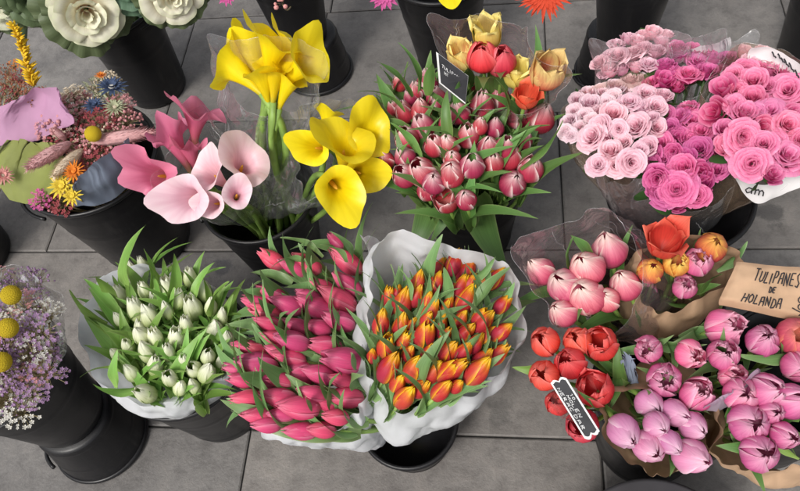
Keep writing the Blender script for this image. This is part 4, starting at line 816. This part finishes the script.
for cxx, cyy, rr in ((.655, .37, .035), (.70, .42, .035), (.72, .30, .03), (.66, .24, .03)):
    g.tube([sf(cxx + rr * .55 * math.cos(k * .7), cyy + rr * 1.6 * math.sin(k * .7)) for k in range(10)], .0009, 5)
g.tube([sf(.69, .34), sf(.685, .2), sf(.67, .08)], .0009, 5); g.tube([sf(.68, .16), sf(.71, .2), sf(.73, .16)], .0009, 5); g.tube([sf(.60, .20), sf(.64, .16), sf(.678, .14)], .0009, 5)
part('flower_doodle', g.mesh('flower_doodle', M['ink']), sg)
# print on the rose wrap
def onwrap(pa, pb_, pc, off): # bilinear patch proud of the wrap
    A, B, C_ = at(*pa), at(*pb_), at(*pc); nn = (B - A).cross(C_ - A).normalized()
    if nn.z < 0: nn = -nn
    return lambda u, v: A + (B - A) * u + (C_ - A) * v + nn * off - pw.matrix_basis.translation
g = MB(); write(g, onwrap((744, 191, .424), (763, 195, .424), (746, 184, .435), .004), 'am', .0, .0, 1.0, 1.2, 0, .0011, .15); part('lettering', g.mesh('lettering', M['ink']), pw)
g = MB()
for (x0, y0), (x1, y1) in (((772, 52), (776, 58)), ((778, 54), (782, 60)), ((784, 59), (789, 67)), ((789, 63), (794, 72)), ((781, 58), (785, 63)), ((795, 70), (799, 78))):
    g.tube([at(x0 + (x1 - x0) * k / 4, y0 + (y1 - y0) * k / 4 + (1.5 if k == 2 else 0), .516) - pw.matrix_basis.translation for k in range(5)], .0012, 5)
part('lettering', g.mesh('lettering', M['ink']), pw)
# chalk label among the red tulips
def card(name, label, cs, stick_to, lines, scallop):
    TL, TR, BR, BL_ = [at(*c) for c in cs]; o = BL_.copy()
    nn = (TR - TL).cross(TL - BL_).normalized()
    if nn.dot(Vector((0, 0, CAMH)) - o) < 0: nn = -nn
    P = lambda u, v, off=0.0: BL_.lerp(BR, u).lerp(TL.lerp(TR, u), v) + nn * off - o
    root = thing(name, label, 'sign', Matrix.Translation(o))
    def slab(u0, u1, v0, v1, z0, z1, mat, nm, sc_=0):
        g = MB(); n = 40; ring = []
        for k in range(n):
            t = k / n * 4; s = int(t); f = t - s
            u, v = ((f, 0), (1, f), (1 - f, 1), (0, 1 - f))[s]
            if sc_ and s in (1, 3): u += (sc_ * (abs(math.sin(v * math.pi * 2.0)) - .5)) * (1 if s == 1 else -1)
            ring.append((u0 + (u1 - u0) * u, v0 + (v1 - v0) * v))
        b = len(g.v)
        for z in (z0, z1):
            for u, v in ring: g.vert(P(u, v, z))
        for k in range(n):
            j = (k + 1) % n; g.f.append((b + k, b + j, b + n + j, b + n + k)); g.fm.append(0)
        g.f.append(tuple(b + n + k for k in range(n))); g.fm.append(0); g.f.append(tuple(b + k for k in range(n))[::-1]); g.fm.append(0)
        return part(nm, g.mesh(nm, M[mat], False), root)
    slab(0, 1, 0, 1, 0, .002, 'card_edge', 'border', scallop); 
    slab(.035 if scallop else .06, .965 if scallop else .99, .10 if scallop else .05, .90 if scallop else .99, .0021, .0026, 'slate', 'slate_face', scallop * .8)
    g = MB()
    for tx, x, y, w, h in lines: write(g, lambda u, v: P(u, v, .003), tx, x, y, w, h, .1, .00042)
    part('lettering', g.mesh('lettering', M['chalk']), root)
    g = MB(); a = P(.5, .1, -.002); g.tube([a, at(*stick_to) - o], .0015, 6); part('stick', g.mesh('stick', M['stem_dark']), root)
card('chalk_label', 'black chalk label with scalloped white border lying across the red tulips', [(566, 377, .475), (600, 431, .475), (586, 440, .465), (551, 383, .465)], (600, 410, .30), [('10.', .30, .66, .14, .15), ('MOLEN', .28, .43, .40, .16), ('NERAC', .12, .19, .42, .16), ('DAR', .60, .19, .26, .16)], .05)
card('slate_label', 'black slate price label with white edge stuck beside the flamed tulips', [(436, 52, .545), (468, 76, .50), (465, 104, .46), (439, 83, .505)], (452, 130, .36), [('TULIPAN', .14, .62, .55, .11), ('HOLANDA', .22, .44, .5, .10)], 0)
# clear plastic bit under the chalk label
wrap('plastic_holder', 'small clear plastic holder under the chalk label', 'plastic holder', [(546,388,.45),(552,402,.45),(560,416,.44),(572,419,.44)], at(570, 400, .36), .02, 'film', closed=False, bulge=0, seed=23, nu=30, nv=6, bsq=[(556,388,.42),(562,398,.42),(568,408,.42),(576,412,.42)])
# ------------------------------------------------------------------ dried flowers
def spray_mesh(mat, seed, n=46, r=1.0, bs=.075, flat=.7, star=False):
    rg = random.Random(seed); g = MB(); tips = []
    for k in range(n):
        a = rg.uniform(0, 6.28); q = math.sqrt(rg.random()); z = (1 - q * q) * .8 * flat + rg.uniform(-.25, .12)
        p = Vector((q * math.cos(a), q * math.sin(a), z)) * r; tips.append(p)
        s = bs * rg.uniform(.6, 1.35)
        if star:
            for j in range(5):
                f = j * math.tau / 5 + a; d = Vector((math.cos(f), math.sin(f), .35)); e = Vector((-math.sin(f), math.cos(f), 0)) * s * .55
                i0 = g.vert(p); i1 = g.vert(p + d * s * 1.1 + e); i2 = g.vert(p + d * s * 1.7); i3 = g.vert(p + d * s * 1.1 - e)
                g.f.append((i0, i1, i2, i3)); g.fm.append(0)
        else: g.ball(p, s, 6, 4)
    gb = MB()
    for p in tips: gb.tube([(0, 0, -1.0 * r), Vector((p.x * .35, p.y * .35, -.2 * r)), p], .012, 3, cap=False)
    return g.mesh('blossoms', mat), gb.mesh('branches', M['straw'])
SPC = {}
def spray(label, C, base, colr, r, group, star=False, n=46, bs=.075, name='dried_sprig', cat='dried flower'):
    key = (colr, star, n, bs)
    if key not in SPC: SPC[key] = [spray_mesh(D[colr], 80 + i + len(SPC) * 3, n, 1.0, bs, star=star) for i in range(2)]
    bl, br = random.choice(SPC[key])
    ax = ((C - base).normalized() + Vector((U(-.3, .3), U(-.3, .3), .1))).normalized()
    root = thing(name, label, cat, Matrix.Translation(base), group)
    Mx = aim(base, C, ax, U(0, 6.28), r)
    part('blossoms', bl, root, Mx); part('branches', br, root, Mx)
    stem_part(root, base, C - ax * r, ax, .0015, 'straw', 6)
def fur_mesh(mat, seed, L=1.0, w=.28, n=520):
    rg = random.Random(seed); g = MB()
    prof = lambda v: w * math.sin(math.pi * (.06 + .92 * v)) ** .6
    g.grid(lambda u, v: Vector((prof(v) * .8 * math.cos(u * math.tau), prof(v) * .8 * math.sin(u * math.tau), L * v)), 10, 10, wrap=True)
    for k in range(n):
        v = rg.random(); a = rg.uniform(0, 6.28); r0 = prof(v) * .72; d = Vector((math.cos(a), math.sin(a), .9)); p = Vector((r0 * math.cos(a), r0 * math.sin(a), v * L))
        e = Vector((-math.sin(a), math.cos(a), 0)) * .022; l = w * rg.uniform(.35, .8)
        i = g.vert(p + e); j = g.vert(p - e); h = g.vert(p + d * l * .62); g.f.append((i, j, h)); g.fm.append(0)
    return g.mesh('seed_head', mat, smooth=False)
FUR = {k: fur_mesh(D[k], i) for i, k in enumerate(('pinkfur', 'creamfur'))}
def tail(label, a, b, base, colr, w, group):
    A, B = at(*a), at(*b); ax = B - A; L = ax.length
    root = thing('bunny_tail', label, 'dried grass', Matrix.Translation(base), group)
    part('seed_head', FUR[colr], root, Matrix.Translation(-base) @ frame(A, ax, 0) @ Matrix.Diagonal((w / .28 * .5, w / .28 * .5, L, 1)))
    stem_part(root, base, A, ax.normalized(), .0015, 'straw', 8)
def ray_mesh(mat, seed, rows=3, n=16, w=.09, lift=.5):
    rg = random.Random(seed); g = MB()
    for r in range(rows):
        for k in range(n):
            a = (k + .5 * r + rg.uniform(-.25, .25)) * math.tau / n; L = (1 - .22 * r) * rg.uniform(.9, 1.08); el = lift * (.2 + .5 * r)
            def fn(u, v):
                q = u * 2 - 1; ww = w * math.sin(math.pi * min(1, .2 + .78 * v)); rr = .08 + L * v * math.cos(el)
                return Vector((rr * math.cos(a) - q * ww * math.sin(a), rr * math.sin(a) + q * ww * math.cos(a), L * v * math.sin(el) - .1 * v * v + .03 * q * q))
            g.grid(fn, 2, 5)
    return g.mesh('petals', mat)
def centre_mesh(mat, r=.22):
    g = MB(); g.ball((0, 0, .08), r, 14, 8, (1, 1, .6), bump=.25); return g.mesh('flower_centre', mat)
def daisy(label, C, base, colr, r, cat, name, group=None, axis=None, ccol='yellow', lift=.5, n=16, w=.09):
    ax = (axis or ((C - base).normalized() + Vector((0, 0, .3)))).normalized()
    root = thing(name, label, cat, Matrix.Translation(base), group)
    Mx = aim(base, C, ax, U(0, 6), r)
    part('petals', ray_mesh(D[colr], int(RND() * 999), 3, n, w, lift), root, Mx); part('flower_centre', centre_mesh(D[ccol]), root, Mx)
    stem_part(root, base, C, ax, .002, 'straw', 6)
def billy(label, C, base, r, group):
    ax = (C - base).normalized(); root = thing('craspedia', label, 'craspedia', Matrix.Translation(base), group)
    rg = random.Random(r); g = MB(); g.ball((0, 0, 0), 1.0, 20, 14)
    for k in range(260):
        z = 1 - 2 * (k + .5) / 260; a = k * 2.39996; q = math.sqrt(1 - z * z); g.ball((q * math.cos(a) * .97, q * math.sin(a) * .97, z * .97), .085, 5, 3)
    part('flower_head', g.mesh('flower_head', M['billy']), root, aim(base, C, ax, 0, r)); stem_part(root, base, C, ax, .0016, 'straw', 6)
# bouquet in the wide bucket
DB = up(b2, .10); DG = 'dried sprigs in the wide bucket'
sp = [(62,118,'rose',.034,0),(75,108,'rose',.034,1),(88,100,'cream',.030,0),(70,128,'cream',.032,1),(58,104,'cream',.026,0),(98,88,'sage',.026,1),(112,96,'sage',.028,0),(118,108,'rose',.030,1),(125,120,'rose',.028,0),(104,116,'wine',.030,1),(92,122,'wine',.028,0),(84,140,'rose',.032,1),(100,146,'rose',.030,0),(112,132,'cream',.026,0),(96,158,'wine',.030,1),(82,160,'rose',.026,0),(86,172,'wine',.026,1),(50,196,'rose',.028,0),(40,200,'magenta',.018,1),(62,202,'wine',.024,1),(48,128,'rose',.028,1),(60,138,'wine',.026,0),(108,80,'cream',.022,0),(72,95,'cream',.022,1),(122,136,'rose',.024,0),(70,182,'cream',.022,0),(76,148,'wine',.026,0)]
rk = rank(sp, 6); cname = dict(rose='dusty pink', cream='cream', sage='sage green', wine='wine red', magenta='magenta', lilac='lilac', white='white', purple='dark purple', rust='rust brown', navy='navy')
for i, (x, y, c, r, s) in enumerate(sp): spray(f'{cname[c]} dried sprig, {place_words(rk[i])} of the wide bucket', at(x, y, .40 - .0009 * max(0, y - 130) + U(-.015, .015)), DB, c, r * 1.2, DG, bool(s), n=64, bs=.08)
tail('thick dusty pink bunny tail reaching toward the deep pink callas', (92, 142, .41), (152, 132, .43), DB, 'pinkfur', .030, 'bunny tails'); tail('dusty pink bunny tail lying over the green paper', (70, 143, .41), (27, 168, .43), DB, 'pinkfur', .032, 'bunny tails'); tail('cream bunny tail above the orange strawflower', (82, 150, .40), (54, 176, .42), DB, 'creamfur', .028, 'bunny tails'); tail('small pink bunny tail above the green paper', (66, 140, .40), (53, 128, .43), DB, 'pinkfur', .018, 'bunny tails')
billy('yellow craspedia ball in the pink dried bouquet', at(93, 134, .44), DB, .0145, 'craspedia balls')
daisy('orange strawflower beside the cream bunny tail', at(74, 172, .41), DB, 'orange', .022, 'strawflower', 'strawflower', 'strawflowers', ccol='orange', lift=.9)
daisy('spiky yellow strawflower low in the dried bouquet', at(62, 186, .40), DB, 'yellow', .026, 'strawflower', 'strawflower', 'strawflowers', lift=.8, n=12, w=.12)
daisy('second yellow strawflower at the rim of the wide bucket', at(72, 196, .39), DB, 'yellow', .020, 'strawflower', 'strawflower', 'strawflowers', lift=.8, n=12, w=.12)
daisy('navy and white thistle at the top of the dried bouquet', at(112, 88, .43), DB, 'navy', .030, 'thistle', 'thistle', 'thistles', ccol='white', lift=.9, n=14, w=.11); daisy('navy thistle below the navy and white one', at(94, 106, .43), DB, 'navy', .022, 'thistle', 'thistle', 'thistles', ccol='navy', lift=.9, n=12, w=.11)
daisy('orange brown dried flower topping the bouquet near the cabbage bucket', at(101, 76, .44), DB, 'orange', .012, 'strawflower', 'strawflower', 'strawflowers', ccol='rust', lift=1.1); daisy('pale sage strawflower near the navy thistles', at(115, 108, .43), DB, 'sage', .022, 'strawflower', 'strawflower', 'strawflowers', ccol='cream', lift=.8)
daisy('peach strawflower at the left edge by the green paper', at(3, 176, .38), at(-20, 220, .2), 'budpink', .020, 'strawflower', 'strawflower', 'strawflowers', ccol='cream', lift=.9)
wrap('paper_wrap', 'blue grey paper fold at the rim of the wide bucket', 'paper wrap', [(76,186,.42),(80,176,.43),(94,166,.44),(112,152,.445),(126,138,.445)], at(110, 180, .3), .0, 'bluegrey_paper', closed=False, bulge=.0, seed=24, nu=40, nv=10, bsq=[(74,206,.33),(95,206,.33),(114,198,.33),(131,183,.33),(138,164,.335)])
wrap('paper_wrap', 'olive green paper sheet in the dried bouquet', 'paper wrap', [(6,142,.40),(24,140,.405),(44,141,.41),(60,143,.41)], at(40, 190, .3), .0, 'green_paper', closed=False, bulge=.03, crumple=.006, seed=25, nu=40, nv=12, bsq=[(10,200,.33),(24,204,.33),(36,205,.335),(46,198,.345)])
wrap('paper_wrap', 'lilac paper cone behind the dried bouquet', 'paper wrap', [(-12,112,.42),(6,104,.44),(30,94,.46),(52,88,.47),(60,100,.455),(64,114,.44)], at(30, 150, .3), .0, 'lilac_paper', closed=False, bulge=.03, crumple=.006, seed=26, nu=50, nv=12, bsq=[(-12,148,.37),(4,146,.37),(20,144,.375),(34,142,.38),(48,136,.39),(60,126,.41)])
# red-brown bouquet and goldenrod at the upper left
LB = at(-10, 170, .12); rs = [(6,84,'rust',.028),(16,90,'rust',.028),(28,92,'rust',.026),(8,72,'rust',.020),(14,66,'orange',.014),(36,96,'rust',.024),(22,78,'wine',.022),(2,94,'wine',.026),(44,94,'rust',.016),(12,98,'wine',.026)]
rk = rank(rs, 5)
for i, (x, y, c, r) in enumerate(rs): spray(f'rust brown dried sprig beside the yellow plume, {place_words(rk[i])}', at(x, y, .43), LB, c, r, 'rust brown dried sprigs', i % 2 == 0, n=60, bs=.06)
def plume(label, pts, base):
    root = thing('goldenrod', label, 'goldenrod', Matrix.Translation(base)); P = catmull([at(*p) for p in pts], 40, False); g = MB(); rg = random.Random(4)
    for i, p in enumerate(P):
        t = i / 40; ax = (P[min(i + 1, 40)] - P[max(i - 1, 0)]).normalized()
        for k in range(3):
            a = rg.uniform(0, 6.28); sd = ax.orthogonal().normalized(); sd.rotate(Matrix.Rotation(a, 3, ax)); l = (.024 - .010 * t) * rg.uniform(.6, 1.2); q = p + (sd * .9 + ax * .7).normalized() * l
            g.tube([p - base, (p + q) / 2 - base + ax * .002, q - base], [.0022, .0026, .0006], 5)
    part('flower_plume', g.mesh('flower_plume', D['gold']), root); g = MB(); g.tube([base - base] + [p - base for p in P[::5]], .0016, 5); part('stem', g.mesh('stem', M['straw']), root)
plume('bright yellow goldenrod plume curving up toward the cabbages', [(34,86,.44),(30,74,.46),(25,58,.49),(20,42,.52),(14,26,.55)], LB)
# lilac bouquet in the raised bucket
LBb = b12 + Vector((0, 0, .06)); ls = []
rr_ = random.Random(8)
for k in range(34):
    a = k * 2.39996; q = math.sqrt((k + .5) / 34); x = 18 + q * 62 * math.cos(a) * .72 - 6; y = 340 + q * 74 * math.sin(a)
    ls.append((x, y, ('lilac', 'lilac', 'white', 'purple', 'rose', 'lilac')[k % 6], rr_.uniform(.024, .032)))
ls = [p for p in ls if p[0] > -14]
rk = rank(ls, 5)
for i, (x, y, c, r) in enumerate(ls): spray(f'{cname[c]} dried sprig, {place_words(rk[i])} of the lilac bouquet', at(x, y, .47 - .00002 * ((x - 14) ** 2 + (y - 340) ** 2) * .6 + U(-.01, .01)), LBb, c, r, 'sprigs of the lilac dried bouquet', i % 3 != 0, n=58, bs=.062)
billy('topmost yellow craspedia ball in the lilac bouquet', at(11, 295, .50), LBb, .0145, 'craspedia balls'); billy('middle yellow craspedia ball in the lilac bouquet', at(8, 328, .50), LBb, .0145, 'craspedia balls'); billy('lowest yellow craspedia ball at the left edge of the lilac bouquet', at(1, 362, .49), LBb, .0145, 'craspedia balls')
wrap('film_wrap', 'crumpled clear film round the lilac dried bouquet', 'plastic film', [(60,330,.42),(56,300,.45),(40,280,.47),(14,268,.48),(-20,275,.48),(-50,310,.47),(-52,360,.45),(-40,400,.42),(-8,428,.40),(14,414,.395),(34,392,.40),(52,364,.41)], b12 + Vector((0, 0, .22)), .07, 'film', bulge=.015, seed=27, crumple=.010, pleat=.010)
# ------------------------------------------------------------------ ornamental cabbages
def cab_mesh(mat, seed, layers, ruffle=1.0, thick=0):
    rg = random.Random(seed); g = MB()
    for (n, r, zt, zb, W, cu, tw) in layers:
        for k in range(n):
            a0 = (k + rg.uniform(-.15, .15)) * math.tau / n + tw; ph = rg.uniform(0, 6); rs = rg.uniform(.84, 1.12); zt += rg.uniform(-.03, .03); W_k = W * rg.uniform(.9, 1.1)
            def fn(u, v):
                q = u * 2 - 1; f = a0 + q * W_k * (.55 + .45 * v) * (1 - .28 * v ** 4 * abs(q))
                lip = max(0, (v - .6) / .4)
                rr = r * rs * (.22 + .78 * v ** .75) * (1 - .10 * q * q * v) + cu * lip ** 1.7 + ruffle * .02 * math.sin(q * 9 + ph) * lip
                zz = zb + (zt - zb) * v ** 1.15 - cu * .9 * lip ** 2.2 - .12 * abs(q) ** 2.5 * v + ruffle * .035 * math.sin(q * 11 + ph) * lip
                return Vector((rr * math.cos(f), rr * math.sin(f), zz))
            g.grid(fn, 16, 10)
    return g.mesh('leaf_rosette', mat)
def cabbage(label, C, base, axis, r, inner, outer, seed, group):
    ax = axis.normalized(); root = thing('ornamental_cabbage', label, 'ornamental cabbage', Matrix.Translation(base), group); Mx = aim(base, C, ax, U(0, 6), r)
    part('inner_leaves', cab_mesh(M[inner], seed, [(3, .13, .46, -.1, 1.7, .02, 0), (3, .26, .50, -.15, 1.4, .05, .5), (4, .42, .46, -.2, 1.15, .10, .9), (4, .64, .38, -.25, 1.05, .16, .2), (5, .90, .22, -.3, .95, .18, .7)], .45), root, Mx)
    part('outer_leaves', cab_mesh(M[outer], seed + 5, [(7, 1.05, .05, -.4, .75, .2, .3), (6, 1.12, -.10, -.5, .7, .22, .8)], 1.2), root, Mx)
    stem_part(root, base, C - ax * r * .4, ax, .008, 'stem_dark', 6)
CG = 'ornamental cabbages'
cabbage('large cream ornamental cabbage hanging over the black bucket', at(86, 12, .40), up(b1, .12), at(92, 40, .42) - at(78, -20, .33), .080, 'cab_white', 'cab_green', 3, CG)
cabbage('cream ornamental cabbage at the top edge right of the large one', at(172, -4, .40), up(b1, .12) + Vector((.03, .03, 0)), at(180, 20, .40) - at(160, -30, .32), .062, 'cab_white', 'cab_green', 9, CG)
cabbage('pale ornamental cabbage cut off at the upper left corner', at(-2, 0, .40), at(-10, 60, .1), at(8, 20, .42) - at(-12, -30, .32), .062, 'cab_white', 'cab_green', 15, CG)
cabbage('blue green ornamental cabbage between the two cream ones', at(128, -14, .42), up(b1, .12) + Vector((.0, .04, 0)), at(130, 6, .44) - at(124, -40, .36), .060, 'cab_blue', 'cab_blue', 21, CG)
cabbage('grey green ornamental cabbage with long leaves beside the large cream one', at(30, -4, .40), at(0, 60, .1) + Vector((.05, .05, 0)), at(34, 24, .42) - at(22, -30, .33), .066, 'cab_green', 'cab_green', 27, CG)
# ------------------------------------------------------------------ flowers peeping in at the top edge
spray('two round pale pink buds hanging over the bucket at the top', at(282, 3, .44), b4 + Vector((0, 0, .1)), 'budpink', .016, None, n=7, bs=.30, name='bud_sprig', cat='flower buds')
daisy('red gerbera cut off by the top edge', at(545, -8, .46), at(560, -40, .1), 'red', .052, 'gerbera', 'gerbera', axis=at(545, 0, .50) - at(548, -20, .40), ccol='rust', lift=.25, n=20, w=.08)
daisy('magenta flower at the top edge left of the middle bucket', at(384, -6, .46), at(400, -40, .1), 'magenta', .032, 'flower', 'aster', axis=at(384, 0, .50) - at(388, -20, .40), ccol='magenta', lift=.4, n=12, w=.14)
calla('yellow calla tip over the middle bucket at the top edge', up(b5, .1), at(450, -14, .44), dirpx((446, -40, .40), (456, 4, .46)), 'c_yellow', .075, 2, 4.5, None)
daisy('small pink flower at the top edge above the upright callas', at(226, -3, .42), at(240, -40, .1), 'magenta', .018, 'flower', 'aster', ccol='magenta', lift=.4, n=10, w=.16)
# ------------------------------------------------------------------ light
w = bpy.data.worlds.new('World'); sc.world = w; w.use_nodes = True
N, L = w.node_tree.nodes, w.node_tree.links
bg = N['Background']; sky = N.new('ShaderNodeTexSky'); sky.sky_type = 'NISHITA'; sky.sun_disc = False
SUN_EL, SUN_AZ = 52, 205
sky.sun_elevation = R_(SUN_EL); sky.sun_rotation = R_(SUN_AZ); sky.air_density = 1.0; sky.dust_density = 4.0; sky.ozone_density = 0.6
hs = N.new('ShaderNodeHueSaturation'); hs.inputs['Saturation'].default_value = .22
L.new(sky.outputs[0], hs.inputs['Color']); L.new(hs.outputs[0], bg.inputs[0]); bg.inputs[1].default_value = .105
sd = bpy.data.lights.new('sun', 'SUN'); sd.energy = 1.5; sd.angle = R_(16); sd.color = (1, .96, .90)
so_ = bpy.data.objects.new('sun', sd); COL.objects.link(so_)
az, el = R_(SUN_AZ), R_(SUN_EL)
sv = Vector((math.sin(az) * math.cos(el), math.cos(az) * math.cos(el), math.sin(el)))
so_.rotation_euler = sv.to_track_quat('Z', 'Y').to_euler()
sc.view_settings.view_transform = 'Standard'; sc.view_settings.look = 'None'; sc.view_settings.exposure = 0.60; sc.view_settings.gamma = 1.0
sc.view_settings.use_curve_mapping = False
sc.cycles.transparent_max_bounces = 24; sc.cycles.max_bounces = 10
